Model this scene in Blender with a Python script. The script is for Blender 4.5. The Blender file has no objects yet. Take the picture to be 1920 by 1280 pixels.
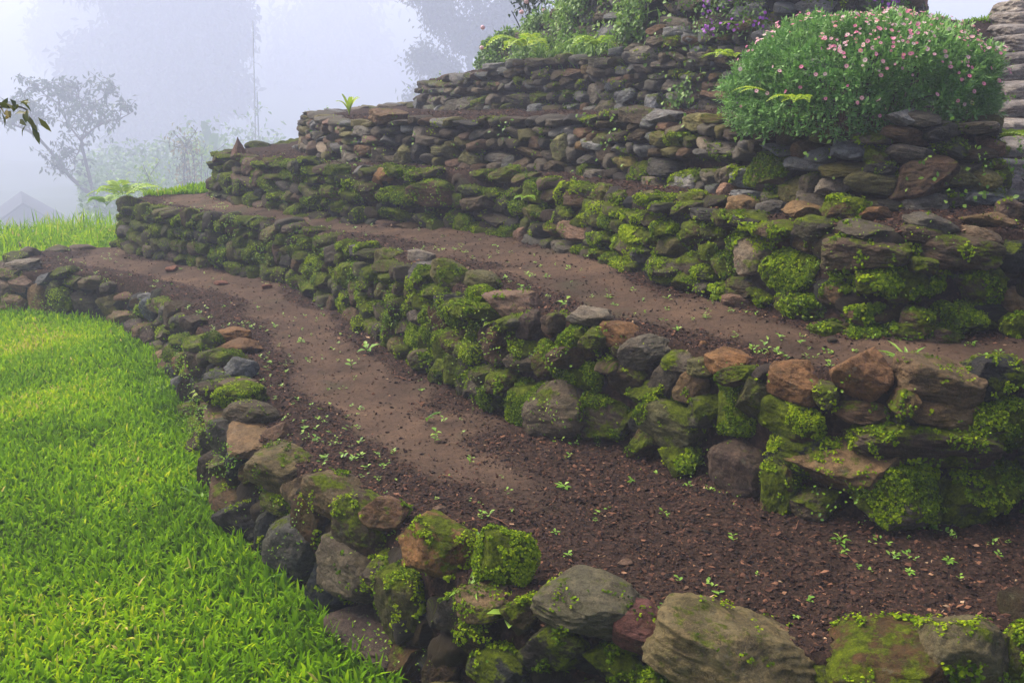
import bpy, math, random
import numpy as np
from mathutils import Vector, Matrix, Euler
S = bpy.context.scene; COL = S.collection
random.seed(7); RNG = np.random.default_rng(7)
R = math.radians
# ------------------------------------------------------------------ camera, sky, sun, exposure
FPX = 1920.0; EYE = 1.75; HOR = 140.0
PITCH = math.atan((640 - HOR) / FPX)
cam = bpy.data.objects.new('camera', bpy.data.cameras.new('camera')); COL.objects.link(cam)
cam.location = (0, 0, EYE); cam.rotation_euler = (math.pi / 2 - PITCH, 0, 0)
cam.data.sensor_width = 36; cam.data.lens = 36; cam.data.clip_end = 800; cam.data.clip_start = 0.05
S.camera = cam
SUN_EL, SUN_AZ = R(52), R(-60)            # azimuth measured from +Y, negative is to the left
W = bpy.data.worlds.new('World'); S.world = W; W.use_nodes = True
nt = W.node_tree; nt.nodes.clear()
sky = nt.nodes.new('ShaderNodeTexSky'); sky.sky_type = 'NISHITA'; sky.sun_disc = False
sky.sun_elevation = SUN_EL; sky.sun_rotation = SUN_AZ; sky.dust_density = 7.0; sky.air_density = 0.7; sky.ozone_density = 1.0
bg = nt.nodes.new('ShaderNodeBackground'); bg.inputs['Strength'].default_value = 0.125
wo = nt.nodes.new('ShaderNodeOutputWorld')
nt.links.new(sky.outputs[0], bg.inputs[0]); nt.links.new(bg.outputs[0], wo.inputs[0])
sl = bpy.data.lights.new('sun', 'SUN'); sl.energy = 3.1; sl.angle = R(38); sl.color = (1.0, 0.93, 0.82)
sun = bpy.data.objects.new('sun', sl); COL.objects.link(sun)
sd = Vector((math.sin(SUN_AZ) * math.cos(SUN_EL), math.cos(SUN_AZ) * math.cos(SUN_EL), math.sin(SUN_EL)))
sun.rotation_euler = sd.to_track_quat('Z', 'Y').to_euler()
S.view_settings.view_transform = 'Standard'; S.view_settings.look = 'None'
S.view_settings.exposure = 1.22; S.view_settings.gamma = 1.0
S.cycles.volume_bounces = 3; S.cycles.max_bounces = 6; S.cycles.diffuse_bounces = 2; S.cycles.glossy_bounces = 2
S.cycles.transmission_bounces = 2; S.cycles.transparent_max_bounces = 6; S.cycles.use_denoising = True
HAZE_DENSITY = 0.0085

# ------------------------------------------------------------------ numpy helpers
def _hash(ix, iy, iz, seed):
    h = (ix * 374761393 + iy * 668265263 + iz * 2147483647 + seed * 1274126177) & 0xFFFFFFFF
    h = ((h ^ (h >> 13)) * 1274126177) & 0xFFFFFFFF
    return ((h ^ (h >> 16)) & 0xFFFF) / 65535.0
def vnoise(P, seed=0):
    P = np.asarray(P, float); i = np.floor(P).astype(np.int64); f = P - i; f = f * f * (3 - 2 * f); o = 0
    for dx in (0, 1):
        for dy in (0, 1):
            for dz in (0, 1):
                w = (f[:, 0] if dx else 1 - f[:, 0]) * (f[:, 1] if dy else 1 - f[:, 1]) * (f[:, 2] if dz else 1 - f[:, 2])
                o = o + w * _hash(i[:, 0] + dx, i[:, 1] + dy, i[:, 2] + dz, seed)
    return o * 2 - 1
def fbm(P, oct=4, seed=0, gain=.5):
    a = 1; o = 0; P = np.asarray(P, float)
    for k in range(oct):
        o = o + a * vnoise(P * 2 ** k + 17.3 * k, seed + k); a *= gain
    return o
def n2(x, y, sc, seed, oct=3): return fbm(np.stack([x * sc, y * sc, np.zeros_like(x) + seed * 3.7], 1), oct, seed)
def sstep(a, b, x):
    t = np.clip((x - a) / (b - a), 0, 1); return t * t * (3 - 2 * t)
def nrm(v): return v / np.maximum(np.linalg.norm(v, axis=-1, keepdims=True), 1e-9)
def mk(name, V, F, mat, smooth=True, parent=None, tone=None, link=True):
    V = np.asarray(V, np.float32); me = bpy.data.meshes.new(name)
    me.vertices.add(len(V)); me.vertices.foreach_set('co', V.ravel())
    Fs = F if isinstance(F, list) else [F]
    Fs = [np.asarray(f, np.int32) for f in Fs if len(f)]
    idx = np.concatenate([f.ravel() for f in Fs]); tot = np.concatenate([np.full(len(f), f.shape[1], np.int32) for f in Fs])
    me.loops.add(len(idx)); me.loops.foreach_set('vertex_index', idx)
    me.polygons.add(len(tot)); me.polygons.foreach_set('loop_start', np.concatenate([[0], np.cumsum(tot)[:-1]]).astype(np.int32))
    me.polygons.foreach_set('loop_total', tot)
    me.polygons.foreach_set('use_smooth', np.full(len(tot), smooth))
    for nm, t in (tone or {}).items():
        t = np.asarray(t, np.float32)
        if t.ndim == 1:
            a = me.attributes.new(nm, 'FLOAT', 'POINT'); a.data.foreach_set('value', t)
        else:
            a = me.attributes.new(nm, 'FLOAT_COLOR', 'POINT'); a.data.foreach_set('color', t.ravel())
    me.update(calc_edges=True)
    for m in (mat if isinstance(mat, (list, tuple)) else [mat]): me.materials.append(m)
    if not link: return me
    o = bpy.data.objects.new(name, me); COL.objects.link(o)
    if parent is not None: o.parent = parent
    return o
class Acc:
    """collects arrays of pieces into one mesh"""
    def __init__(s): s.V = []; s.F = {}; s.T = []; s.n = 0
    def add(s, V, F, t=0.5):
        V = np.asarray(V, float).reshape(-1, 3); F = np.asarray(F, int)
        s.V.append(V); s.F.setdefault(F.shape[1], []).append(F + s.n)
        s.T.append(np.full(len(V), t) if np.isscalar(t) else np.asarray(t, float)); s.n += len(V)
    def build(s, name, mat, parent=None, smooth=True, link=True):
        return mk(name, np.concatenate(s.V), [np.concatenate(f) for f in s.F.values()], mat, smooth, parent, {'tone': np.concatenate(s.T)}, link)
def tag(o, label=None, cat=None, group=None, kind=None):
    if label: o['label'] = label
    if cat: o['category'] = cat
    if group: o['group'] = group
    if kind: o['kind'] = kind
    return o
def empty(name, loc, label, cat, group=None):
    o = bpy.data.objects.new(name, None); o.location = loc; o.empty_display_size = .05; COL.objects.link(o)
    return tag(o, label, cat, group)
def put(name, me, M=None, parent=None):
    o = bpy.data.objects.new(name, me); COL.objects.link(o)
    if M is not None: o.matrix_basis = M
    if parent is not None: o.parent = parent
    return o
def perp(D):
    a = np.where(np.abs(D[:, 2:3]) < .9, np.array([[0, 0, 1.]]), np.array([[1., 0, 0]])); return nrm(np.cross(D, a))
def leaves(acc, P, D, N, L, Wd, tone, fold=.15, droop=.0, pos=.45):
    """one pointed leaf per point: two quads folded along the midrib"""
    n = len(P); L = np.broadcast_to(L, n)[:, None]; Wd = np.broadcast_to(Wd, n)[:, None]
    D = nrm(D); Sd = nrm(np.cross(D, N)); N = nrm(np.cross(Sd, D))
    b = P; t = P + D * L - N * L * droop; m = P + D * L * pos + N * L * .04
    l = m + Sd * Wd * .5 + N * Wd * fold; r = m - Sd * Wd * .5 + N * Wd * fold
    q = P + D * L * .75 - N * L * droop * .4
    l2 = q + Sd * Wd * .33 + N * Wd * fold * .7; r2 = q - Sd * Wd * .33 + N * Wd * fold * .7
    V = np.stack([b, l, l2, t, r2, r, m], 1).reshape(-1, 3)
    k = np.arange(n)[:, None] * 7
    acc.add(V, np.concatenate([k + [0, 6, 2, 1], k + [6, 3, 3, 2]][:1]), np.repeat(np.broadcast_to(tone, n), 7))
    acc.F.setdefault(4, []).append(np.concatenate([k + [0, 5, 4, 6]]) + acc.n - 7 * n)
    acc.F.setdefault(3, []).append(np.concatenate([k + [6, 3, 2], k + [6, 4, 3]]) + acc.n - 7 * n)
def rounds(acc, P, N, rad, tone):
    """small round leaflets facing N"""
    n = len(P); N = nrm(N); U = perp(N); Vv = np.cross(N, U); a = RNG.uniform(0, 6.28, n)
    rad = np.broadcast_to(rad, n)
    ring = []
    for j in range(6):
        an = a + j * math.pi / 3
        rr = (rad * (1.0 if j % 2 else .82))[:, None]
        ring.append(P + (U * np.cos(an)[:, None] + Vv * np.sin(an)[:, None]) * rr + N * (rad * (.25 if j % 3 == 0 else -.1))[:, None])
    acc.add(np.stack(ring, 1).reshape(-1, 3), np.arange(n)[:, None] * 6 + np.arange(6), np.repeat(np.broadcast_to(tone, n), 6))
def tube(acc, pts, rads, nseg=7, tone=.5):
    pts = np.asarray(pts, float); n = len(pts); T = nrm(np.gradient(pts, axis=0)); U = perp(T); B = np.cross(T, U)
    a = np.arange(nseg) * 2 * math.pi / nseg
    V = pts[:, None] + (U[:, None] * np.cos(a)[None, :, None] + B[:, None] * np.sin(a)[None, :, None]) * np.asarray(rads)[:, None, None]
    i = np.arange(n - 1)[:, None] * nseg; j = np.arange(nseg)[None]; j2 = (j + 1) % nseg
    F = np.stack([i + j, i + j2, i + nseg + j2, i + nseg + j], -1).reshape(-1, 4)
    acc.add(V.reshape(-1, 3), F, tone)
def smooth_line(P, step):
    P = np.asarray(P, float); Q = np.vstack([2 * P[0] - P[1], P, 2 * P[-1] - P[-2]]); out = []
    for i in range(1, len(Q) - 2):
        p0, p1, p2, p3 = Q[i - 1:i + 3]; m = max(2, int(np.linalg.norm(p2 - p1) / step))
        t = (np.arange(m) / m)[:, None]
        out.append(.5 * (2 * p1 + (p2 - p0) * t + (2 * p0 - 5 * p1 + 4 * p2 - p3) * t ** 2 + (3 * p1 - p0 - 3 * p2 + p3) * t ** 3))
    return np.vstack(out + [P[-1:]])

# ------------------------------------------------------------------ pixel of the survey -> world
def ray(u, v):
    xn = (np.asarray(u, float) - 960) / FPX; yn = (640 - np.asarray(v, float)) / FPX
    return np.stack([xn, math.cos(PITCH) + yn * math.sin(PITCH), -math.sin(PITCH) + yn * math.cos(PITCH)], -1)
def at_depth(u, v, y):
    d = ray(u, v); return np.array([0, 0, EYE]) + d * (y / d[1])
def on_plane(u, v, a, b):
    d = ray(u, v); t = (a - EYE) / (d[2] - b * d[0]); return d[0] * t, d[1] * t
def project(P):
    P = np.atleast_2d(P); x = P[:, 0]; y = P[:, 1]; z = P[:, 2] - EYE
    dep = y * math.cos(PITCH) - z * math.sin(PITCH); up = y * math.sin(PITCH) + z * math.cos(PITCH)
    return 960 + FPX * x / dep, 640 - FPX * up / dep, dep

# ------------------------------------------------------------------ terraces: plan lines of the wall feet, levels above them
LEV = [(0.0, 0.0), (.375, .0225), (.795, .035), (1.15, .035), (1.465, .045), (1.69, .0), (2.05, .48)]
FOOT = {
 1: [(-20, 575), (100, 592), (190, 602), (275, 640), (325, 715), (362, 790), (380, 870), (425, 975), (510, 1070), (625, 1155), (740, 1275)],
 2: [(250, 472), (330, 492), (450, 512), (560, 540), (690, 620), (760, 670), (860, 740), (960, 790), (1080, 830), (1250, 875), (1400, 940), (1560, 972), (1700, 990), (1920, 975)],
 3: [(420, 372), (560, 400), (700, 420), (850, 430), (960, 445), (1100, 480), (1210, 520), (1330, 560), (1500, 605), (1600, 628), (1750, 628), (1920, 622)],
 4: [(582, 288), (640, 302), (850, 312), (1000, 318), (1150, 334), (1350, 360), (1500, 380), (1700, 392), (1830, 385)],
 5: [(777, 205), (860, 207), (1000, 207), (1200, 206), (1340, 205)],
}
PRE = {1: [(-2.6, 9.6), (-3.3, 9.35), (-3.95, 8.9), (-4.25, 8.35)], 2: [(-1.5, 13), (-2.6, 11.5), (-3.35, 9.9), (-3.5, 9.1)],
       3: [(-1.2, 13), (-2.1, 11.8), (-2.6, 10.4), (-2.72, 9.4)], 4: [(-.5, 13), (-1.5, 11.4), (-2.0, 10.0)], 5: [(.3, 13), (-.5, 11.5), (-1.0, 10.2)],
       6: [(.7, 13), (0, 12), (-.25, 11)]}
POST = {1: [(-.12, 2.42), (.2, 2.24), (.6, 2.08), (1.1, 2.0), (1.9, 2.0), (3.2, 2.0), (4.6, 2.2)], 2: [(2.1, 2.92), (3.2, 3.0), (4.6, 3.2)], 3: [(2.3, 3.4), (3.2, 3.45), (4.6, 3.6)],
        4: [(2.06, 4.35), (2.45, 5.3), (2.95, 6.5), (3.3, 7.5), (3.55, 9), (3.55, 13)], 5: [(1.8, 6.1), (2.4, 6.1), (2.8, 6.5), (3.1, 7.5), (3.4, 9), (3.4, 13)], 6: []}
MID6 = [(-.1, 10.3), (.35, 9.3), (.8, 8.1), (1.2, 7.25), (1.7, 6.8), (2.4, 6.75), (2.72, 7.1), (2.95, 8.2), (2.95, 10), (2.95, 13)]
LINE = {}
for k in range(1, 7):
    if k < 6:
        a, b = LEV[k - 1]; mid = [on_plane(u, v, a, b) for u, v in FOOT[k]]
    else: mid = MID6
    LINE[k] = smooth_line(np.array(PRE[k] + mid + POST[k], float), .05)
RIGHT_CLOSE = {1: [(9, 2.2), (9, 14)], 2: [(9, 3.2), (9, 14)], 3: [(9, 3.6), (9, 14)], 4: [(3.55, 14)], 5: [(3.4, 14)], 6: [(3.15, 14)]}
def poly(k): return np.vstack([LINE[k], RIGHT_CLOSE[k], [(LINE[k][0][0], 14)]])
def inside(k, x, y):
    Pg = poly(k); Q = np.roll(Pg, -1, 0); r = np.zeros(len(x), bool)
    for (x1, y1), (x2, y2) in zip(Pg, Q):
        if y1 == y2: continue
        c = ((y1 > y) != (y2 > y)); r ^= c & (x < (x2 - x1) * (y - y1) / (y2 - y1) + x1)
    return r
def dist(k, x, y, idx=False):
    L = LINE[k][::2]; best = np.full(len(x), 1e9)
    for (x1, y1), (x2, y2) in zip(L[:-1], L[1:]):
        dx, dy = x2 - x1, y2 - y1; t = np.clip(((x - x1) * dx + (y - y1) * dy) / (dx * dx + dy * dy + 1e-12), 0, 1)
        best = np.minimum(best, (x - x1 - t * dx) ** 2 + (y - y1 - t * dy) ** 2)
    return np.sqrt(best)
def sdist(k, x, y): return np.where(inside(k, x, y), 1, -1) * dist(k, x, y)
def level(k, x, y):
    a, b = LEV[k]
    z = a + b * x
    if k == 6: z = np.minimum(z, 2.75)
    if k == 5: z = z + .19 * sstep(-1.0, .4, x) + .16 * sstep(.6, 1.2, x)
    if k == 3:                                     # the bank under the steps climbs beside the fourth wall
        ramp = sstep(1.6, 2.3, x) * np.clip((y - 4.55) / 3.3, 0, 1) * (x > 1.2)
        z = z + ramp * .86
    return z
GX = np.arange(-7.0, 4.6, .02); GY = np.arange(1.2, 13.0, .02)
gx, gy = [a.ravel() for a in np.meshgrid(GX, GY)]
SD = {k: sdist(k, gx, gy) for k in range(1, 7)}
gz = .02 * n2(gx, gy, .8, 3) - .25 * sstep(10.0, 13.0, gy) * sstep(0, -3, gx)
for k in range(1, 7):
    m = sstep(.05, .15, SD[k]); gz = gz * (1 - m) + level(k, gx, gy) * m
tier = np.zeros(len(gx), int)
for k in range(1, 7): tier[SD[k] > .01] = k
# how trodden the two earth paths are (0 loose mulch, 1 bare packed earth)
pack = np.zeros(len(gx))
for k in (1, 2):
    t = SD[k] / np.maximum(SD[k] - SD[k + 1], .05)
    wob = n2(gx, gy, 2.2, 30 + k) * .14
    b = sstep(.40, .58, t + wob) * sstep(1.02, .86, t + wob)
    if k == 1: b *= sstep(.42, -.15, gx + wob * 3)
    pack = np.where(tier == k, b, pack)
rough = np.where(tier > 0, 1 - .85 * pack, .4)
gz = gz + rough * (.010 * n2(gx, gy, 14, 5, 3) + .006 * n2(gx, gy, 40, 9, 2)) + np.where(tier > 0, .012 * n2(gx, gy, 3, 8), 0)
for k in (1, 2):                                  # the soil is heaped a little against the outer edge and dished along the path
    t = np.clip(SD[k] / np.maximum(SD[k] - SD[k + 1], .05), 0, 1)
    gz = gz + np.where(tier == k, .03 * (np.abs(t - .6) * 1.6) - .02, 0)
NX, NY = len(GX), len(GY)
GZ = gz.reshape(NY, NX); PACK = pack.reshape(NY, NX); TIER = tier.reshape(NY, NX)
def look(A, x, y):
    fx = np.clip((np.asarray(x) - GX[0]) / .02, 0, NX - 1.001); fy = np.clip((np.asarray(y) - GY[0]) / .02, 0, NY - 1.001)
    i = fx.astype(int); j = fy.astype(int); a = fx - i; b = fy - j
    return A[j, i] * (1 - a) * (1 - b) + A[j, i + 1] * a * (1 - b) + A[j + 1, i] * (1 - a) * b + A[j + 1, i + 1] * a * b
def near(A, x, y):
    return A[np.clip(np.round((y - GY[0]) / .02).astype(int), 0, NY - 1), np.clip(np.round((x - GX[0]) / .02).astype(int), 0, NX - 1)]
def hit(u, v):
    d = ray(u, v); t = np.linspace(1.6, 13, 2400); P = np.array([0, 0, EYE]) + d * t[:, None]
    below = P[:, 2] < look(GZ, P[:, 0], P[:, 1])
    i = int(np.argmax(below)) if below.any() else len(t) - 1
    return P[i]

# ------------------------------------------------------------------ materials
def new_mat(name):
    m = bpy.data.materials.new(name); m.use_nodes = True; t = m.node_tree; t.nodes.clear(); return m, t
class NT:
    def __init__(s, t): s.t = t
    def n(s, ty, **k):
        nd = s.t.nodes.new(ty)
        for a, b in k.items():
            if a == 'i':
                for q, w in b.items():
                    if isinstance(w, bpy.types.NodeSocket): s.t.links.new(w, nd.inputs[q])
                    else: nd.inputs[q].default_value = w
            else: setattr(nd, a, b)
        return nd
    def noise(s, vec, scale, detail=4, rough=.55, out='Fac'): return s.n('ShaderNodeTexNoise', i={'Vector': vec, 'Scale': scale, 'Detail': detail, 'Roughness': rough}).outputs[out]
    def math(s, op, a, b=0.0, c=0.0):
        return s.n('ShaderNodeMath', operation=op, i={0: a, 1: b, 2: c}).outputs[0]
    def mix(s, f, a, b, bt='MIX'):
        nd = s.n('ShaderNodeMix', data_type='RGBA', blend_type=bt)
        for q, w in ((0, f), (6, a), (7, b)):
            if isinstance(w, bpy.types.NodeSocket): s.t.links.new(w, nd.inputs[q])
            else: nd.inputs[q].default_value = w
        return nd.outputs[2]
    def ramp(s, f, stops):
        nd = s.n('ShaderNodeValToRGB', i={0: f}); e = nd.color_ramp.elements
        while len(e) < len(stops): e.new(.5)
        for x, (p, c) in zip(e, stops): x.position = p; x.color = (*c, 1) if len(c) == 3 else c
        return nd.outputs[0]
    def mr(s, v, a, b, c=0., d=1.):
        nd = s.n('ShaderNodeMapRange', interpolation_type='SMOOTHSTEP', i={0: v, 1: a, 2: b, 3: c, 4: d}); return nd.outputs[0]
def rgb(*c): return (*c, 1.0)
def stone_material(name, from_mesh):
    m, t = new_mat(name); g = NT(t)
    geo = g.n('ShaderNodeNewGeometry'); pos = geo.outputs['Position']
    if from_mesh:
        at = g.n('ShaderNodeAttribute', attribute_name='tint'); tint, moss = at.outputs['Color'], at.outputs['Alpha']; rnd = g.noise(pos, 2.0, 1)
    else:
        oi = g.n('ShaderNodeObjectInfo'); tint, moss, rnd = oi.outputs['Color'], oi.outputs['Alpha'], oi.outputs['Random']
    oc = g.n('ShaderNodeTexCoord').outputs['Object']
    loc = g.n('ShaderNodeVectorMath', operation='ADD', i={0: pos, 1: g.n('ShaderNodeCombineXYZ', i={0: g.math('MULTIPLY', rnd, 37.0), 1: g.math('MULTIPLY', rnd, 11.0), 2: rnd}).outputs[0]}).outputs[0]
    band = g.n('ShaderNodeVectorMath', operation='MULTIPLY', i={0: loc, 1: (16, 16, 48)}).outputs[0]
    strata = g.noise(band, 1.0, 5, .65); blot = g.noise(loc, 11.0, 6, .65); grain = g.noise(loc, 260.0, 4, .8); crack = g.noise(loc, 55.0, 9, .78)
    c = g.mix(g.mr(blot, .35, .68), g.mix(1.0, tint, rgb(.5, .46, .44), 'MULTIPLY'), tint)
    c = g.mix(g.math('MULTIPLY', g.mr(strata, .47, .6), .45), c, g.mix(1.0, tint, rgb(1.55, 1.4, 1.22), 'MULTIPLY'))
    c = g.mix(g.math('MULTIPLY', g.mr(crack, .52, .4), .7), c, g.mix(1.0, tint, rgb(.3, .27, .25), 'MULTIPLY'))
    c = g.mix(g.math('MULTIPLY', g.mr(grain, .5, .7), .7), c, g.mix(1.0, tint, rgb(1.9, 1.75, 1.6), 'MULTIPLY'))
    lich = g.mr(g.noise(loc, 24.0, 5, .7), .6, .7)
    c = g.mix(g.math('MULTIPLY', lich, .45), c, rgb(.20, .19, .13))
    film = g.mr(g.noise(loc, 6.0, 5, .7), .42, .66)            # thin olive film of algae
    c = g.mix(g.math('MULTIPLY', film, g.math('MULTIPLY_ADD', moss, .6, .12)), c, rgb(.060, .062, .016))
    nz = g.n('ShaderNodeSeparateXYZ', i={0: geo.outputs['Normal']}).outputs[2]
    mn = g.noise(loc, 8.0, 7, .7)
    mask = g.math('ADD', g.math('ADD', mn, g.math('MULTIPLY', nz, .10)), g.math('MULTIPLY_ADD', moss, .46, -.31))
    mk_ = g.mr(mask, .44, .54)
    mc = g.ramp(g.math('ADD', g.math('MULTIPLY', g.noise(loc, 30.0, 4, .7), .6), g.math('MULTIPLY', g.noise(loc, 130.0, 3, .8), .4)),
                [(.28, (.014, .019, .002)), (.43, (.055, .070, .003)), (.54, (.11, .145, .003)), (.70, (.22, .27, .006))])
    c = g.mix(mk_, c, mc)
    b1 = g.n('ShaderNodeBump', i={'Strength': .85, 'Distance': .022, 'Height': g.math('ADD', g.math('MULTIPLY', crack, 1.0), g.math('MULTIPLY_ADD', strata, .55, g.math('MULTIPLY', grain, .22)))}).outputs[0]
    b2 = g.n('ShaderNodeBump', i={'Strength': g.math('MULTIPLY', mk_, .9), 'Distance': .012, 'Height': g.math('ADD', g.noise(loc, 150.0, 4, .8), g.noise(loc, 45.0, 2)), 'Normal': b1}).outputs[0]
    b3 = g.n('ShaderNodeBump', i={'Strength': .5, 'Distance': .02, 'Height': mk_, 'Normal': b2}).outputs[0]
    bs = g.n('ShaderNodeBsdfPrincipled', i={'Base Color': c, 'Roughness': g.math('MULTIPLY_ADD', mk_, .3, .6), 'Normal': b3, 'Specular IOR Level': .12})
    o = g.n('ShaderNodeOutputMaterial', i={0: bs.outputs[0]}); return m
def leaf_material(name, stops, trans=.35, rough=.45, spec=.35, noise_scale=0):
    m, t = new_mat(name); g = NT(t)
    at = g.n('ShaderNodeAttribute', attribute_name='tone').outputs['Fac']
    if noise_scale:
        at = g.math('ADD', at, g.math('MULTIPLY_ADD', g.noise(g.n('ShaderNodeNewGeometry').outputs['Position'], noise_scale, 3), .7, -.35))
    c = g.ramp(at, stops)
    bs = g.n('ShaderNodeBsdfPrincipled', i={'Base Color': c, 'Roughness': rough, 'Specular IOR Level': spec})
    tr = g.n('ShaderNodeBsdfTranslucent', i={0: c})
    mx = g.n('ShaderNodeMixShader', i={0: trans, 1: bs.outputs[0], 2: tr.outputs[0]})
    g.n('ShaderNodeOutputMaterial', i={0: mx.outputs[0]}); return m
def soil_material():
    m, t = new_mat('earth'); g = NT(t); pos = g.n('ShaderNodeNewGeometry').outputs['Position']
    pk = g.n('ShaderNodeAttribute', attribute_name='pack').outputs['Fac']
    a = g.noise(pos, 5.0, 6, .7); b = g.noise(pos, 60.0, 6, .75); f = g.noise(pos, 300.0, 3, .8)
    loose = g.ramp(b, [(.3, (.010, .0065, .005)), (.5, (.032, .019, .013)), (.68, (.085, .048, .032))])
    packed = g.ramp(g.math('ADD', g.math('MULTIPLY', g.noise(pos, 1.7, 5, .65), .4), g.math('ADD', g.math('MULTIPLY', a, .3), g.math('MULTIPLY', b, .3))), [(.35, (.024, .016, .0105)), (.47, (.060, .038, .0255)), (.56, (.10, .063, .040)), (.68, (.165, .10, .06))])
    green = g.mr(g.noise(pos, 2.2, 5, .7), .53, .68)
    packed = g.mix(g.math('MULTIPLY', green, .55), packed, rgb(.045, .045, .024))
    packed = g.mix(g.math('MULTIPLY', g.mr(f, .6, .75), .35), packed, rgb(.27, .2, .15))
    mask = g.mr(g.math('ADD', pk, g.math('ADD', g.math('MULTIPLY_ADD', b, 1.0, -.5), g.math('MULTIPLY_ADD', a, .8, -.4))), .2, .85)
    c = g.mix(mask, loose, packed)
    bp = g.n('ShaderNodeBump', i={'Strength': .8, 'Distance': .012, 'Height': g.math('ADD', b, g.math('MULTIPLY', f, .4))}).outputs[0]
    bs = g.n('ShaderNodeBsdfPrincipled', i={'Base Color': c, 'Roughness': .85, 'Normal': bp, 'Specular IOR Level': .06})
    g.n('ShaderNodeOutputMaterial', i={0: bs.outputs[0]}); return m
def plain(name, stops, scale=20., rough=.8, bump=.4):
    m, t = new_mat(name); g = NT(t); pos = g.n('ShaderNodeNewGeometry').outputs['Position']
    nz = g.noise(pos, scale, 6, .7); c = g.ramp(nz, stops)
    bp = g.n('ShaderNodeBump', i={'Strength': bump, 'Distance': .02, 'Height': nz}).outputs[0]
    bs = g.n('ShaderNodeBsdfPrincipled', i={'Base Color': c, 'Roughness': rough, 'Normal': bp, 'Specular IOR Level': .06})
    g.n('ShaderNodeOutputMaterial', i={0: bs.outputs[0]}); return m
M_STONE = stone_material('stone', False); M_STONE_ALL = stone_material('stone_small', True)
M_SOIL = soil_material()
M_TURF = plain('turf', [(.3, (.03, .05, .004)), (.6, (.08, .14, .006))], 30)
M_HILL = plain('hillside', [(.3, (.02, .035, .012)), (.6, (.05, .075, .025))], 3)
M_GRASS = leaf_material('grass_blade', [(0, (.06, .12, .001)), (.35, (.145, .31, .001)), (.7, (.28, .47, .002)), (.93, (.50, .58, .006)), (1, (.55, .45, .12))], .4, .6, .04, 1.6)
M_MOSS = leaf_material('moss_leaf', [(0, (.018, .028, .001)), (.35, (.055, .10, .002)), (.7, (.165, .26, .004)), (1, (.32, .41, .008))], .3, .6, .06, 2.5)
M_WEED = leaf_material('seedling_leaf', [(0, (.07, .16, .02)), (.5, (.16, .33, .03)), (1, (.33, .50, .07))], .35)
M_FERN = leaf_material('fern_leaf', [(0, (.06, .14, .01)), (.5, (.17, .33, .015)), (1, (.40, .52, .03))], .4)
M_BUSH = leaf_material('bush_leaf', [(0, (.018, .06, .010)), (.5, (.09, .23, .045)), (1, (.23, .42, .10))], .25, .5)
M_VINE = leaf_material('creeper_leaf', [(0, (.04, .09, .012)), (.5, (.13, .26, .03)), (1, (.28, .42, .06))], .3)
M_TREE = leaf_material('tree_leaf', [(0, (.010, .022, .012)), (.5, (.026, .05, .022)), (1, (.06, .10, .035))], .25)
M_YOUNG = leaf_material('young_tree_leaf', [(0, (.015, .035, .014)), (.5, (.035, .075, .028)), (1, (.08, .15, .05))], .3)
M_BRANCHLEAF = leaf_material('yellowing_leaf', [(0, (.03, .05, .006)), (.5, (.10, .12, .01)), (1, (.33, .22, .03))], .3)
M_BARK = plain('bark', [(.3, (.03, .024, .018)), (.6, (.075, .062, .05))], 40)
M_MULCH = leaf_material('mulch_chip', [(0, (.009, .0055, .004)), (.35, (.038, .018, .011)), (.65, (.10, .045, .026)), (.9, (.21, .098, .052)), (1, (.36, .24, .14))], 0.0, .75, .12)
M_PETAL = leaf_material('petal', [(0, (.75, .16, .33)), (.5, (.82, .36, .46)), (1, (.85, .68, .66))], .3, .6)
M_CENTRE = leaf_material('flower_centre', [(0, (.5, .2, .02)), (1, (.75, .45, .05))], 0, .7)
M_PURPLE = leaf_material('purple_petal', [(0, (.25, .05, .42)), (1, (.5, .16, .62))], .3, .6)
M_SLATE = plain('step_stone', [(.3, (.05, .046, .042)), (.6, (.17, .15, .135))], 9, .8, .6)
M_ROOF = plain('roof', [(.3, (.02, .022, .028)), (.6, (.04, .042, .05))], 9)
M_WALLPAINT = plain('house_wall', [(.3, (.06, .06, .065)), (.6, (.09, .09, .1))], 5)
M_POLE = plain('pole', [(.3, (.4, .42, .42)), (.6, (.55, .56, .56))], 15)
M_PINK = plain('reddish_post', [(.3, (.30, .15, .13)), (.6, (.45, .24, .2))], 15)

# ------------------------------------------------------------------ ground
def grid_faces(mask):
    i = np.arange(NY - 1)[:, None] * NX + np.arange(NX - 1)[None]; i = i.ravel()
    F = np.stack([i, i + 1, i + 1 + NX, i + NX], 1); return F[mask(tier[i])]
Vg = np.stack([gx, gy, gz], 1)
def sub(name, mask, mat):
    F = grid_faces(mask); u, inv = np.unique(F, return_inverse=True)
    o = mk(name, Vg[u], inv.reshape(-1, 4), mat, True, None, {'pack': pack[u]}); tag(o, kind='structure'); return o
sub('lawn', lambda t: t == 0, M_TURF)
sub('dirt_path', lambda t: t == 1, M_SOIL)
sub('dirt_path', lambda t: t == 2, M_SOIL)
sub('terrace_ground', lambda t: t > 2, M_SOIL)
hx, hy = np.meshgrid(np.concatenate([np.linspace(-150, -20, 60), np.linspace(-18, -8, 16), np.linspace(-7, 5, 40), np.linspace(6, 20, 20), np.linspace(22, 150, 50)]), np.concatenate([np.linspace(-9, 0, 12), np.linspace(1, 14, 40), np.linspace(15, 40, 40), np.linspace(42, 330, 90)]))
sx = hx.ravel(); sy = hy.ravel()
dd = np.maximum(np.maximum(sy - 12.5, -sx - 7.5), 0); drop = np.minimum(dd, 60) * .21 - np.minimum(np.maximum(dd - 180, 0), 140) * .25
mound = sstep(-1, 3, sx) * sstep(11, 14, sy) * sstep(30, 16, sy)
hz = -.18 - drop * (1 - mound) + mound * 1.4 + 1.2 * n2(sx, sy, .06, 21) * sstep(8, 30, dd)
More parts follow.
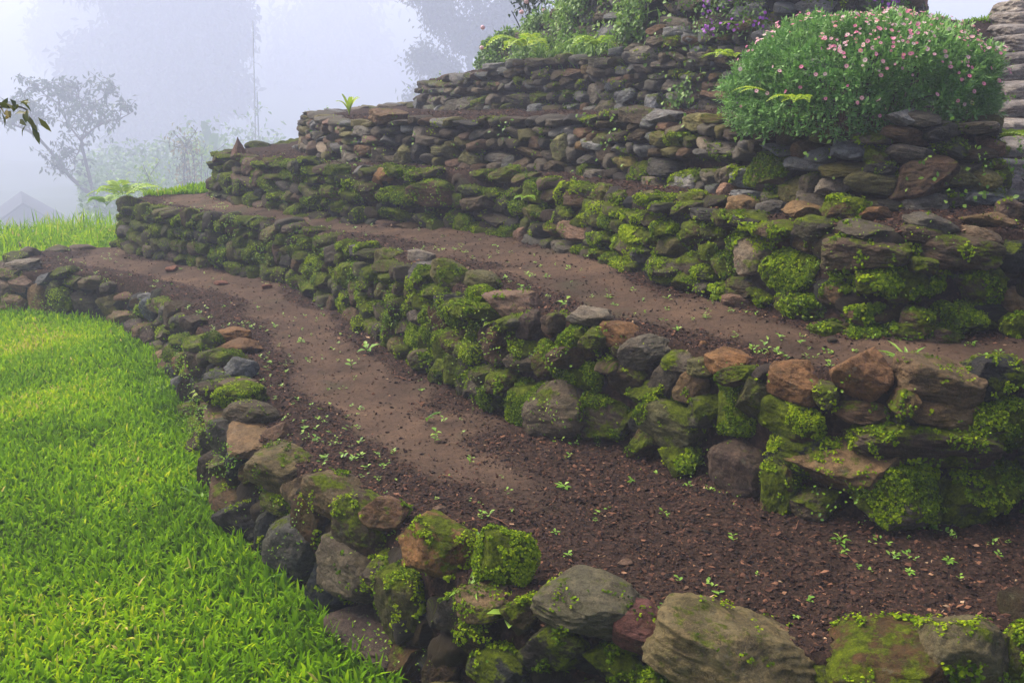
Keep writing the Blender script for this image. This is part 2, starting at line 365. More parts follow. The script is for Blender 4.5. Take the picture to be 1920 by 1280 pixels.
def hill(x, y): 
    d = max(y - 12.5, -x - 7.5, 0); return -.18 - min(d, 60) * .21 + min(max(d - 180, 0), 140) * .25
hz = np.where((sx > -6.8) & (sx < 4.4) & (sy > 1.3) & (sy < 12.7), -.6, hz)
hz = np.where((sx >= 4.4) & (sy > 2.2) & (sy < 14), np.clip((sy - 2.2) * .35, 0, 2.1), hz)
n1 = hx.shape[1]; i = (np.arange(hx.shape[0] - 1)[:, None] * n1 + np.arange(n1 - 1)[None]).ravel()
tag(mk('hillside', np.stack([sx, sy, hz], 1), np.stack([i, i + 1, i + 1 + n1, i + n1], 1), M_HILL), kind='structure')

# ------------------------------------------------------------------ stones
def icosphere(n):
    t = (1 + 5 ** .5) / 2
    V = [(-1, t, 0), (1, t, 0), (-1, -t, 0), (1, -t, 0), (0, -1, t), (0, 1, t), (0, -1, -t), (0, 1, -t), (t, 0, -1), (t, 0, 1), (-t, 0, -1), (-t, 0, 1)]
    F = [(0, 11, 5), (0, 5, 1), (0, 1, 7), (0, 7, 10), (0, 10, 11), (1, 5, 9), (5, 11, 4), (11, 10, 2), (10, 7, 6), (7, 1, 8), (3, 9, 4), (3, 4, 2), (3, 2, 6), (3, 6, 8), (3, 8, 9), (4, 9, 5), (2, 4, 11), (6, 2, 10), (8, 6, 7), (9, 8, 1)]
    V = [np.array(v) / np.linalg.norm(v) for v in V]
    for _ in range(n):
        c = {}; G = []
        def md(a, b):
            k = (min(a, b), max(a, b))
            if k not in c:
                m = V[a] + V[b]; V.append(m / np.linalg.norm(m)); c[k] = len(V) - 1
            return c[k]
        for a, b, d in F:
            x, y, z = md(a, b), md(b, d), md(d, a); G += [(a, x, z), (b, y, x), (d, z, y), (x, y, z)]
        F = G
    return np.array(V), np.array(F)
ICO = {n: icosphere(n) for n in (3, 5)}
def rock_shape(seed, n, angular):
    V, F = ICO[n]; r = np.random.default_rng(seed)
    e = r.uniform(2.8, 4.4); P = V / (np.abs(V) ** e).sum(1, keepdims=True) ** (1 / e)
    P = P * (1 + .12 * fbm(P * .9 + seed * 5.1, 2, seed)[:, None])
    for _ in range(int(r.integers(7, 12))):
        nn = nrm(r.normal(size=3) * [1, .7, 1]); d = r.uniform(.70, 1.02); ex = np.maximum(P @ nn - d, 0)
        P = P - nn * ex[:, None] * angular
    off = .055 * fbm(P * 2.6 + seed, 4, seed + 3, .55) + .018 * fbm(P * 11 + seed, 3, seed + 5, .6)
    ridge = .035 * (1 - np.abs(vnoise(P * np.array([2.2, 2.2, 4.5]) + seed * 2., seed + 8))) ** 3
    P = P + nrm(P) * (off - ridge)[:, None]
    P = (P - (P.max(0) + P.min(0)) / 2) / ((P.max(0) - P.min(0)) / 2)
    return P, F
PROTO = []
for k in range(26):
    ang = .95 if k % 3 else .6
    P5, F5 = rock_shape(100 + k, 5, ang); P3, F3 = rock_shape(100 + k, 3, ang)
    PROTO.append((mk('stone', P5, F5, M_STONE, True, link=False), P3, F3))
TINT = dict(y=(.20, .165, .085), g=(.098, .084, .062), b=(.090, .057, .034), o=(.215, .112, .045), t=(.18, .12, .062), d=(.042, .033, .023), s=(.13, .132, .13), l=(.24, .20, .145), r=(.19, .075, .045), v=(.115, .105, .035), p=(.18, .112, .075))
class Stone: fill = False
STONES = {k: [] for k in range(1, 7)}
def frame_near(k, x, y):
    L = LINE[k]; i = int(np.argmin((L[:, 0] - x) ** 2 + (L[:, 1] - y) ** 2)); i = min(max(i, 2), len(L) - 3)
    T = L[i + 2] - L[i - 2]; T = T / np.linalg.norm(T); return T, np.array([T[1], -T[0]])
def add_stone(k, c, half, yaw, roll, pitch, tint, moss, label=None, proto=None, name=None):
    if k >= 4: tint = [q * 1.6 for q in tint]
    s = Stone(); s.k = k; s.c = np.array(c, float); s.h = np.array(half, float); s.label = label; s.name = name
    s.proto = random.randrange(len(PROTO)) if proto is None else proto
    j = random.uniform(.82, 1.2); w = random.uniform(-.012, .012)
    s.tint = tuple(max(.01, q * j + w * e) for q, e in zip(tint, (1, 0, -1))); s.moss = moss
    s.M = Matrix.Translation(c) @ Euler((pitch, roll, yaw)).to_matrix().to_4x4() @ Matrix.Diagonal((*half, 1))
    STONES[k].append(s); return s
# surveyed stones of the nearer walls: wall, u, v, width, height (photo pixels), tint, moss, roll degrees, label of a loose top stone
EX = []
def ex(k, txt):
    for ln in txt.strip().split('\n'):
        a = ln.split('|'); q = a[0].split()
        EX.append((k, *map(float, q[:4]), q[4], float(q[5]), float(q[6]) if len(q) > 6 else 0., a[1].strip() if len(a) > 1 else None))
ex(2, '''
682 470 48 24 s .05 -8 | pale blue-grey flat stone topping the middle wall left of its mossy bend
695 486 36 26 b .3
728 486 48 36 v .45
790 482 40 26 l .05 | pale pinkish stone at the soil edge behind the grey slab on the middle wall
798 508 64 32 s .1 -8
846 517 78 42 v .55 22
907 527 78 32 v .25 8 | grey-green flat slab lying alone on the soil edge of the middle wall
905 557 58 38 b .9 -10
960 574 108 54 p .2 10 | rough pinkish-brown rock with a knobbly top where the middle wall bends
1003 610 54 58 b .2
1046 606 44 42 b .3
1110 597 92 36 l .15 4 | flat pale grey stone capping the middle wall beside bright seedlings
1162 630 78 44 o .15 8 | orange-brown stone between a flat pale stone and a bigger grey one on the middle wall
1112 650 62 40 b .35
1217 660 108 62 g .12 -12 | large smooth grey-brown boulder tilted on top of the middle wall
1258 714 74 72 g .15
1308 724 72 80 t .3 10
1368 684 94 56 o .1 5 | rounded orange-brown cap stone beside a heap of reddish pebbles
1498 717 108 70 o .08 8 | orange-brown egg-shaped stone with a pale streak sitting on dark mulch
1613 708 108 98 o .04 -10 | big upright orange boulder with slanting streaks, tallest on the middle wall
1750 715 164 74 t .2 6 | wide brown-grey cap stone with grass growing on its back edge
1852 707 128 76 d .5 5 | dark mossy flat-topped cap stone at the right end of the middle wall
1388 764 92 106 b .95 -8
1487 783 128 72 b .85 4
1608 774 128 50 b .3
1756 774 150 58 t .3 8
1882 792 112 96 v 1
1720 838 310 84 b .5 2
1510 850 148 78 d .6
1276 800 168 102 v .55 8
1133 788 134 92 b .65 10
1008 762 122 88 b 1
915 728 98 70 g .4 22
945 665 94 72 b .3 8
1030 672 62 66 b .6 -40
1062 682 60 62 b .85
1100 706 88 62 b 1
1185 712 88 64 d .4 10
1170 660 46 42 d .4
870 690 78 62 b .85
846 648 62 60 b .9
930 626 62 48 b .2
898 618 50 52 b .9
872 592 62 50 b .95
818 598 58 46 b .95
790 640 62 74 b 1
815 645 50 80 b .95
1275 868 78 62 d .75
1390 884 112 116 b .12 -15
1580 916 240 106 t .4 4
1812 922 210 116 d .8
1945 880 120 120 d .7
835 700 60 50 b .9
980 640 44 40 b .5
1205 790 50 60 d .5
1440 700 36 30 b .1
1690 790 50 40 d .5
''')
ex(3, '''
1300 374 64 28 v .5
1345 380 54 26 b .4
1396 386 62 32 t .25 5
1446 393 58 32 g .1
1502 399 80 34 t .15 4
1578 396 84 54 b .65 | brown dome-shaped cap stone with a yellow-green moss top on the third wall
1637 404 48 30 o .05 -6 | small light orange stone wedged between dark cap stones of the third wall
1675 389 60 26 d .3 | small dark flat stone perched on a pale orange one on the third wall
1746 420 94 34 g .15 20 | long pale stone tilted down to the right on the third wall
1848 416 94 32 t .15
1893 396 50 44 b .2
1220 372 60 30 v .4
1165 375 56 30 v .5
1130 362 50 34 v .5
1405 452 88 42 v .5
1525 455 66 48 b .4
1625 472 160 58 b .45 -4
1780 468 170 60 b .4 3
1893 482 66 64 d .4
1620 436 108 30 g .25 6
1728 440 84 34 b .4
1845 446 84 34 t .2 10
1490 510 126 78 b 1
1370 502 82 60 b .75
1690 531 148 78 b .85
1826 541 108 84 b .65
1902 566 64 60 t .1
1518 576 118 50 b .8 5
1577 551 66 44 t .5
1625 596 84 48 b .6
1790 598 160 62 b .95
1370 552 86 44 b .8
1432 556 66 42 b .8
1905 612 60 50 b .8
1300 500 70 52 b .6
1240 500 62 50 b .75
1300 445 60 44 b .7
1350 430 60 40 v .6
1470 452 56 34 b .6
1740 505 44 30 d .6
1590 510 50 30 d .6
725 333 52 34 o .15 | orange-tan pointed block on top of the third wall, left half
950 330 78 30 v .5 -12
680 322 40 22 s .1 -10
''')
ex(1, '''
43 463 42 22 s .05 -10 | blue-grey flat stone at the far left end of the lawn wall
56 473 36 20 l .05 -8
46 497 66 20 l .1 -5 | long pale slab at the far left end of the lawn wall
30 486 44 22 v .4
90 527 44 26 s .05 -18 | blue-grey slab tilted towards the lawn, left of a round mossy stone
48 533 48 28 p .1
52 546 38 30 d .2
106 541 42 34 v .3
122 566 54 52 d .6 -10
166 566 48 40 g .15
212 576 52 48 v .3
238 555 36 14 p .05 -6
278 557 36 15 s .0 | thin blue-grey stone lying flat at the soil edge of the lawn wall
290 579 50 40 s .15 30 | pale grey slab leaning over the lawn side of the low wall
264 570 30 24 b .2
340 604 48 34 b .3 15
312 612 44 40 b .2
364 606 40 28 b .3
435 630 78 30 o .08 -4 | orange slab lying flat above another on the narrow part of the lawn wall
448 649 80 24 o .05 -4 | tan slab lying just below an orange slab on the lawn wall
430 672 60 26 v .6
452 694 54 42 s .1 10
445 722 56 20 t .1 -5
448 742 84 42 d .7 -5 | dark stone with a moss green crown on the narrow part of the lawn wall
472 776 88 42 g .25 5 | grey-brown blocky stone on the inner edge of the lawn wall above a small pink one
522 814 36 28 p .0 | small rounded pinkish-brown stone lying on the mulch by the lawn wall
447 820 94 64 g .2 12
386 680 60 50 b .25
350 683 40 40 o .05
335 702 40 36 d .2
345 722 44 36 s .1
395 735 44 40 v .5
400 770 40 44 b .4
330 660 40 40 g .2
365 650 44 34 v .5
400 640 36 30 v .6
528 882 118 70 y .3 8 | tan olive-streaked slab jutting from the lawn wall with ferny moss below
456 884 48 50 d .3
408 890 60 80 d .25
402 836 44 60 b .3
455 978 92 78 d .25
512 1002 58 112 d .25 10
566 1022 124 104 g .3
598 975 86 100 b .25 8
630 928 108 64 t .35 10
694 988 130 92 b .5 18
726 962 84 58 o .3 25 | orange and green mottled stone at the mulch edge of the lawn wall
820 1030 140 94 o .45 12 | bright orange rock half covered with yellow feathery moss in the foreground
640 1092 120 94 d .4
766 1125 116 124 v .5
942 1052 108 108 b .85 | dark stump-like stone under a dome of yellow-green moss in the foreground
872 1142 88 74 d .4
762 1242 96 70 b .3 -10
905 1188 90 76 d .5
950 1250 130 80 d .6
840 1250 80 70 d .4
1115 1136 194 70 y .25 5 | broad grey-brown slab at the mulch edge in the bottom middle foreground
1050 1202 126 84 d .6
1212 1176 112 60 r .15 6
1385 1226 300 124 y .25 12 | biggest greenish-grey slab sloping towards the viewer at the bottom
1690 1244 256 92 b .55 -6
1806 1228 172 140 y .3 12 | large pinkish-grey boulder with moss at the bottom right corner
1930 1230 120 110 v .7
1906 1140 46 50 d .3
1150 1236 108 74 d .6
1285 1268 170 60 v .7
980 1150 60 60 d .5
1560 1275 120 50 d .5
''')
for k, u, v, w, h, tn, moss, roll, lab in EX:
    p = hit(u, v + .28 * h); dpt = project(p)[2][0]; m = dpt / FPX
    g_ = 1.08 if k == 1 else 1.0; hw, hh = w * m / 2 * 1.06 * g_, h * m / 2 * 1.08 * g_
    T, N = frame_near(k, p[0], p[1]); yaw = math.atan2(T[1], T[0])
    look_dir = nrm(np.array([p[0], p[1]])); face = abs(float(look_dir @ N))
    yaw = yaw * min(1, face + .2) if face < .7 else yaw     # where the wall turns edge-on, stones lie across it
    hd = min(max(.8 * hw, .07), .17)
    c = np.array([p[0], p[1], p[2] + .28 * h * m * .95]); c[:2] += look_dir * hd * (.12 if k == 1 else .35)
    c[2] = max(c[2], look(GZ, c[0], c[1]) - .2)
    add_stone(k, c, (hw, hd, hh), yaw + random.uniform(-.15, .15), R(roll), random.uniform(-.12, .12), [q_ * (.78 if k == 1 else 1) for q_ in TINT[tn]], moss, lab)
# the rest is laid in courses between and around them
EXC = {k: (np.array([s.c for s in STONES[k]]).reshape(-1, 3), np.array([[max(s.h[0], s.h[1]), s.h[2]] for s in STONES[k]]).reshape(-1, 2)) for k in STONES}
SIZE = {1: .100, 2: .096, 3: .080, 4: .078, 5: .076, 6: .10}
PAL = {1: 'gbbbdtv', 2: 'gbbdv', 3: 'gbbddvp', 4: 'gggsbddv', 5: 'gggddbss', 6: 'ggddss'}
def wall_moss(k, u):
    if k == 2: return random.gauss(.62, .24) if u < 900 else random.gauss(.6, .2)
    if k == 3: return random.gauss(.55, .22)
    if k == 4: return random.gauss(.14, .14) if u < 1100 else random.gauss(.26, .18)
    if k == 1: return random.gauss(.35, .2)
    return random.gauss(.3, .18)
for k in range(1, 7):
    L = LINE[k]; seg = np.linalg.norm(np.diff(L, axis=0), axis=1); cum = np.concatenate([[0], np.cumsum(seg)]); tot = cum[-1]
    s0, s1 = 1.2, tot - (.6 if k < 4 else 3.0)
    h_course = SIZE[k]; hmax = .75 if k == 6 else .55
    row = 0; base = 0.0
    while base < hmax:
        ch = h_course * random.uniform(.8, 1.25); s = s0 + random.uniform(0, .1)
        while s < s1:
            wdt = ch * random.choice((1.1, 1.4, 1.7, 2.0, 2.4, 3.0) if k != 2 else (.95, 1.1, 1.3, 1.5, 1.9)) * random.uniform(.9, 1.1)
            x = np.interp(s + wdt / 2, cum, L[:, 0]); y = np.interp(s + wdt / 2, cum, L[:, 1])
            s += wdt * .97
            T, N = frame_near(k, x, y)
            lo = float(look(GZ, x + N[0] * .06, y + N[1] * .06)); hi = float(look(GZ, x - N[0] * .2, y - N[1] * .2)); H = hi - lo
            hs = ch * random.uniform(.72, 1.12); big = random.random() < ((.16 if base < .3 else .06) if k < 4 else (.13 if base < .12 else .02))
            if big: hs = ch * random.uniform(1.5, 1.9); wdt *= random.uniform(1.0, 1.5)
            zc = base + ch / 2 + random.uniform(-.012, .012) - .02 + .022 * float(vnoise(np.array([[s * 1.4, row * 5.1, k]]), 6)[0]) + (hs - ch) * .4
            if H < .12 or zc > H + (.03 if k == 4 else -.005): continue
            cap = zc > H - ch * .6
            fr = zc / max(H, .1); inset = .035 + .10 * fr + random.uniform(-.015, .02)
            c = np.array([x - N[0] * inset, y - N[1] * inset, lo + zc])
            u, v, dp = project(c); u = float(u[0])
            E, Hh = EXC[k]
            if len(E):
                d = np.abs(E - c); hor = np.hypot(d[:, 0], d[:, 1])
                if ((hor / (Hh[:, 0] * (.9 if k == 1 else .75) + wdt * .2)) ** 2 + (d[:, 2] / (Hh[:, 1] * (.9 if k == 1 else .75) + ch * .2)) ** 2 < 1).any(): continue
            tn = random.choice(PAL[k])
            if random.random() < .04: tn = random.choice('tlp')
            half = (wdt / 2 * 1.08, random.uniform(.075, .12) * (1.15 if cap else 1), hs / 2 * 1.14 * (.9 if cap else 1))
            if big:
                E, Hh = EXC[k]; EXC[k] = (np.vstack([E, c]), np.vstack([Hh, [max(half[:2]), half[2]]]))
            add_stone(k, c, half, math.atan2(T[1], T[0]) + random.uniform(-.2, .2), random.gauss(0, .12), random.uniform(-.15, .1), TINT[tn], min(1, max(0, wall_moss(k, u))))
        base += ch * .93; row += 1
    s = s0                                            # rubble packed behind and between the face stones
    while s < s1:
        s += random.uniform(.03, .055)
        x = np.interp(s, cum, L[:, 0]); y = np.interp(s, cum, L[:, 1]); T, N = frame_near(k, x, y)
        lo = float(look(GZ, x + N[0] * .06, y + N[1] * .06)); hi = float(look(GZ, x - N[0] * .2, y - N[1] * .2)); H = hi - lo
        if H < .12: continue
        zc = random.uniform(0, H - .05); r = random.uniform(.03, .06) * (1.25 if k in (1, 3) else 1); inset = (.07 if k in (1, 3) else .095) + .09 * zc / H + random.uniform(0, .03)
        q = add_stone(k, (x - N[0] * inset, y - N[1] * inset, lo + zc), (r * 1.3, r, r * .85), random.uniform(0, 6), random.gauss(0, .3), random.gauss(0, .3), TINT['d'], random.uniform(0, .4)); q.fill = True
WALL_LABEL = {1: 'low mossy dry-stone wall edging the bright green lawn',
  2: 'dry-stone wall thick with bright moss between the two bare earth paths',
  3: 'mossy dry-stone wall rising behind the upper, narrower earth path',
  4: 'dark dry-stone wall whose rounded right end carries the pink daisy bush',
  5: 'short grey dry-stone wall in thin mist, above the soil ledge left of the daisy bush',
  6: 'highest stone wall, hung with creepers and purple flowers behind the daisy bush'}
WALL = {}
for k in range(1, 7):
    i = len(LINE[k]) // 2; x, y = LINE[k][i]
    WALL[k] = w = empty('stone_wall', (x, y, float(look(GZ, x, y))), WALL_LABEL[k], 'stone wall', 'stepped dry-stone walls')
    inv = Matrix.Translation(-w.location)
    def shown(s):
        u, v, d = project(s.c); return (s.h[0] * s.h[2] / d[0] ** 2) if (-60 < u[0] < 1980 and -60 < v[0] < 1340 and d[0] > 0) else 0
    own = [s for s in STONES[k] if not s.label]; own.sort(key=lambda s: shown(s) * (0 if s.fill else 1), reverse=True)
    for s in STONES[k]:
        if s.label:
            o = put('cap_stone', PROTO[s.proto][0], s.M); o.color = (*s.tint, s.moss); tag(o, s.label, 'stone', 'loose stones on top of the walls')
    for s in own[:100]:
        o = put('stone', PROTO[s.proto][0], inv @ s.M, w); o.color = (*s.tint, s.moss)
    VV, FF, TT = [], [], []; n = 0
    for s in own[100:]:
        _, P3, F3 = PROTO[s.proto]; A = np.array(inv @ s.M)
        VV.append(P3 @ A[:3, :3].T + A[:3, 3]); FF.append(F3 + n); n += len(P3); TT.append(np.tile([*s.tint, s.moss], (len(P3), 1)))
    if VV: tag(mk('small_stones', np.concatenate(VV), np.concatenate(FF), M_STONE_ALL, True, w, {'tint': np.concatenate(TT)}), kind='stuff')
print('stones', {k: len(v) for k, v in STONES.items()})

# ------------------------------------------------------------------ moss leaflets on the stones
P5N = {}
for k in range(1, 7):
    acc = Acc()
    for s in STONES[k]:
        u, v, d = project(s.c); d = d[0]
        if not (-80 < u[0] < 2000 and -80 < v[0] < 1360) or s.moss < .12 or s.fill: continue
        _, P3, F3 = PROTO[s.proto]; A = np.array(s.M); area = s.h[0] * s.h[2]
        dens = 90000 * sstep(11, 2.5, np.array(d)) * (s.moss ** 1.2)
        n = int(area * 4 * dens)
        if n < 3: continue
        f = F3[RNG.integers(0, len(F3), n * 2)]; b = RNG.dirichlet((1, 1, 1), n * 2)
        q = (P3[f] * b[:, :, None]).sum(1); nn = nrm(np.cross(P3[f[:, 1]] - P3[f[:, 0]], P3[f[:, 2]] - P3[f[:, 0]]) / s.h)
        rot = np.array(s.M.to_3x3().normalized()); nw = nn @ rot.T; w = q @ A[:3, :3].T + A[:3, 3]
        toc = nrm(np.array([0, 0, EYE]) - w)
        m = fbm(w * 15 + 3, 3, 77, .6) + s.moss * 1.05 - .92 + .25 * nw[:, 2]
        keep = (m > 0) & ((nw * toc).sum(1) > -.25); w, nw = w[keep], nw[keep]
        if not len(w): continue
        big = .0036 if k < 3 else .0042
        r = RNG.uniform(.55, 1.35, len(w)) * big * (1 + .5 * (vnoise(w * 5, 31) > .35))
        t = np.clip(.58 + .42 * vnoise(w * 7, 15) + RNG.normal(0, .2, len(w)), 0, 1)
        for j in range(2):
            rounds(acc, w + nw * (.002 + RNG.uniform(0, .005, (len(w), 1))) + RNG.normal(0, .002, w.shape), nw + RNG.normal(0, .45, w.shape) + [0, 0, .25], r, t + j * .06)
    if acc.n:
        o = acc.build('moss', M_MOSS, smooth=False); tag(o, 'green moss and tiny clover-like leaves on the stones of the %s wall' % ['', 'lawn', 'middle', 'third', 'daisy bush', 'misty grey', 'highest'][k], 'moss', kind='stuff')
        print('moss', k, acc.n)

# ------------------------------------------------------------------ grass of the lawn
def scatter(n, x0, x1, y0, y1):
    return RNG.uniform(x0, x1, n), RNG.uniform(y0, y1, n)
def in_view(x, y, z, mg=60):
    u, v, d = project(np.stack([x, y, z], 1)); return (d > .3) & (u > -mg) & (u < 1920 + mg) & (v > -mg) & (v < 1280 + mg)
def blades(acc, x, y, z, L, Wd, tone, lean=.55):
    n = len(x); a = RNG.uniform(0, 6.28, n); ln = np.abs(RNG.normal(lean, .28, n))
    D = np.stack([np.cos(a), np.sin(a), np.zeros(n)], 1); Sd = np.stack([-np.sin(a), np.cos(a), np.zeros(n)], 1); B = np.stack([x, y, z], 1)
    tw = RNG.normal(0, .5, n)[:, None]; Sd = nrm(Sd + D * tw); rows = []
    for f, wd in ((0, .75), (.4, 1.0), (.75, .8)):
        p = B + D * (L * np.sin(ln * f) * f)[:, None] + np.array([0, 0, 1.]) * (L * f * np.cos(ln * f * 1.3))[:, None]
        rows += [p - Sd * (Wd * wd / 2)[:, None], p + Sd * (Wd * wd / 2)[:, None]]
    rows.append(B + D * (L * np.sin(ln))[:, None] + np.array([0, 0, 1.]) * (L * np.cos(ln * 1.15))[:, None])
    V = np.stack(rows, 1).reshape(-1, 3); k = np.arange(n)[:, None] * 7; base = acc.n
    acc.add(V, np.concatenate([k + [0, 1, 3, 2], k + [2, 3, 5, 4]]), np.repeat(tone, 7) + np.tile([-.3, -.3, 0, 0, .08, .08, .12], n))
    acc.F.setdefault(3, []).append(k + [4, 5, 6] + base)
acc = Acc()
x, y = scatter(540000, -7, .4, 2.0, 12.6)
sd1 = -near(SD[1].reshape(NY, NX), x, y); z = look(GZ, x, y)
keep = (sd1 > .0 + .03 * n2(x, y, 6, 4)) & in_view(x, y, z + .03, 120) & (RNG.random(len(x)) < np.clip(7.5 / np.maximum(y, 2.7) ** 1.15, .25, 1))
x, y, z, sd1 = x[keep], y[keep], z[keep], sd1[keep]
edge = sstep(.35, .02, sd1)
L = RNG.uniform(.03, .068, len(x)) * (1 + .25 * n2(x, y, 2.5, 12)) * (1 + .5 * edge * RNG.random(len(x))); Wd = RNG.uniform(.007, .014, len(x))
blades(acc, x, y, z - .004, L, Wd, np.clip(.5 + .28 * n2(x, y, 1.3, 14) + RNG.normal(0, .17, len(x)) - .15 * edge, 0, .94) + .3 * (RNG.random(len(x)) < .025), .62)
print('blades', len(x))
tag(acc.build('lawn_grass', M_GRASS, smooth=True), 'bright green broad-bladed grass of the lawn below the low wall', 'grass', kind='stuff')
# taller weeds on the bank at the far left end of the lawn
acc = Acc(); x, y = scatter(14000, -6, -2.2, 8.4, 12.8); z = look(GZ, x, y)
keep = (near(TIER, x, y) == 0) & (RNG.random(len(x)) < .35 + .6 * (n2(x, y, 1.4, 44) > -.1)); x, y, z = x[keep], y[keep], z[keep]
blades(acc, x, y, z, RNG.uniform(.12, .42, len(x)) * (1 + .35 * n2(x, y, 1.2, 40)), RNG.uniform(.008, .016, len(x)), np.clip(.5 + RNG.normal(0, .2, len(x)), 0, 1), .6)
P = np.stack([x, y, z], 1)[::2] + RNG.normal(0, .04, (len(x[::2]), 3)) + [0, 0, .14]
leaves(acc, P, RNG.normal(0, 1, P.shape), RNG.normal(0, .4, P.shape) + [0, 0, 1], RNG.uniform(.03, .07, len(P)), RNG.uniform(.02, .04, len(P)), RNG.random(len(P)))
tag(acc.build('weeds', M_GRASS), 'tall pale green weeds on the misty bank behind the lawn', 'weeds', kind='stuff')

# ------------------------------------------------------------------ mulch, pebbles and tiny seedlings on the paths
acc = Acc(); x, y = scatter(620000, -4.3, 2.6, 1.9, 9.5)
tr = near(TIER, x, y); z = look(GZ, x, y); pk = look(PACK, x, y)
keep = (tr > 0) & (tr < 5) & in_view(x, y, z) & (RNG.random(len(x)) < (1 - .90 * pk) * np.clip(3.6 / y, .2, 1) ** 1.3)
x, y, z = x[keep], y[keep], z[keep]; n = len(x); print('chips', n)
sz = np.minimum(np.exp(RNG.normal(-5.5, .55, n)), .0115); P = np.stack([x, y, z + sz * .3], 1)
D = nrm(RNG.normal(0, 1, (n, 3)) * [1, 1, .35]); N = nrm(RNG.normal(0, .35, (n, 3)) + [0, 0, 1]); Sd = nrm(np.cross(D, N)); N = np.cross(Sd, D)
asp = RNG.uniform(.3, .9, n)[:, None]; s_ = sz[:, None]; th = RNG.uniform(.12, .5, n)[:, None] * s_
J = lambda: 1 + RNG.uniform(-.4, .4, (n, 1))
V = np.stack([P + D * s_ * J(), P + Sd * s_ * asp * J(), P - D * s_ * J(), P - Sd * s_ * asp * J(), P + N * th + D * s_ * RNG.uniform(-.5, .5, (n, 1)), P - N * th], 1).reshape(-1, 3)
k = np.arange(n)[:, None] * 6
t = np.clip(RNG.beta(1.1, 2.4, n) + (RNG.random(n) < .03) * .4, 0, 1)
acc.add(V, np.concatenate([k + f for f in ([0, 1, 4], [1, 2, 4], [2, 3, 4], [3, 0, 4], [1, 0, 5], [2, 1, 5], [3, 2, 5], [0, 3, 5])]), np.repeat(t, 6))
tag(acc.build('mulch', M_MULCH, smooth=False), 'dark brown wood mulch and grit strewn over the earth paths', 'mulch', kind='stuff')
acc = Acc(); x, y = scatter(700, -3, 2.4, 2.0, 7); tr = near(TIER, x, y); k_ = (tr > 0) & (tr < 4) & (near(PACK, x, y) < .9); x, y = x[k_], y[k_]; z = look(GZ, x, y); n = len(x)
P = np.stack([x, y, z + .006], 1); D = RNG.normal(0, 1, (n, 3)) * [1, 1, .2]; L = RNG.uniform(.012, .034, n)
leaves(acc, P, D, RNG.normal(0, .35, (n, 3)) + [0, 0, 1], L, L * RNG.uniform(.3, .6, n), RNG.uniform(.55, 1, n), fold=.25, droop=-.2)
for q in range(0, n, 3):
    d = nrm(RNG.normal(size=3) * [1, 1, .08]); l = RNG.uniform(.015, .05); tube(acc, [P[q] - d * l, P[q] + [0, 0, .004], P[q] + d * l], [.0012, .0016, .001], 4, RNG.uniform(.3, .9))
tag(acc.build('leaf_litter', M_MULCH), 'curled dead leaves and bits of twig lying on the earth paths', 'litter', kind='stuff')
def sprig(nl, L, seed, up=.35):
    r = np.random.default_rng(seed); a = Acc()
    for ring, (el, sc, hh) in enumerate(((.25, 1.0, .35), (.8, .65, .75))):
        m = nl if ring == 0 else max(2, nl - 2); an = np.arange(m) * 2 * math.pi / m + r.uniform(0, 6) + r.normal(0, .2, m)
        D = np.stack([np.cos(an), np.sin(an), np.full(m, el) * r.uniform(.5, 1.3, m)], 1)
        leaves(a, np.tile([[0, 0, L * hh * up * 2]], (m, 1)) + D * L * .12, D, np.tile([[0, 0, 1.]], (m, 1)) + D * -.2, L * sc * r.uniform(.7, 1.15, m), L * sc * r.uniform(.42, .6, m), .35 + .35 * ring + r.uniform(0, .3, m), droop=.15)
    tube(a, [(0, 0, -.01), (.002, 0, L * up * .6), (0, 0, L * up * 1.6)], [L * .05, L * .045, L * .03], 5, .2)
    return a
acc = Acc(); x, y = scatter(26000, -4, 2.6, 2.0, 9); tr = near(TIER, x, y); z = look(GZ, x, y)
keep = (tr > 0) & (tr < 4) & in_view(x, y, z) & (RNG.random(len(x)) < np.where(n2(x, y, 2.4, 60) + .5 * n2(x, y, 9, 61) > .40, .27, .025)); x, y, z = x[keep], y[keep], z[keep]; print('tiny seedlings', len(x))
for X, Y, Z in zip(x, y, z):
    m = random.randint(3, 6); an = RNG.uniform(0, 6.28, m); D = np.stack([np.cos(an), np.sin(an), RNG.uniform(.1, .7, m)], 1); l = random.uniform(.008, .02)
    leaves(acc, np.tile([[X, Y, Z + l * .5]], (m, 1)) + RNG.normal(0, .005, (m, 3)), D, np.tile([[0, 0, 1.]], (m, 1)), l, l * .6, RNG.uniform(.2, 1, m))
tag(acc.build('sprouts', M_WEED), 'tiny green sprouts dotted over the bare earth paths', 'sprouts', kind='stuff')
def stemmy(seed, n, L):
    r = np.random.default_rng(seed); a = Acc(); h = np.linspace(.25, 1.1, n) * L; lean = r.normal(0, .18, 2)
    tube(a, [(0, 0, -.02), (lean[0] * .4, lean[1] * .4, .5 * L), (lean[0], lean[1], 1.1 * L)], [.03, .025, .015], 5, .15); an = np.arange(n) * 2.4 + r.uniform(0, 6)
    P = np.stack([lean[0] * h / L, lean[1] * h / L, h], 1); D = np.stack([np.cos(an), np.sin(an), r.uniform(.1, .8, n)], 1); sz = r.uniform(.45, .8, n)
    leaves(a, P, D, np.tile([[0, 0, 1.]], (n, 1)) - D * .3, sz, sz * r.uniform(.45, .75), r.uniform(.3, 1, n), droop=.25); return a
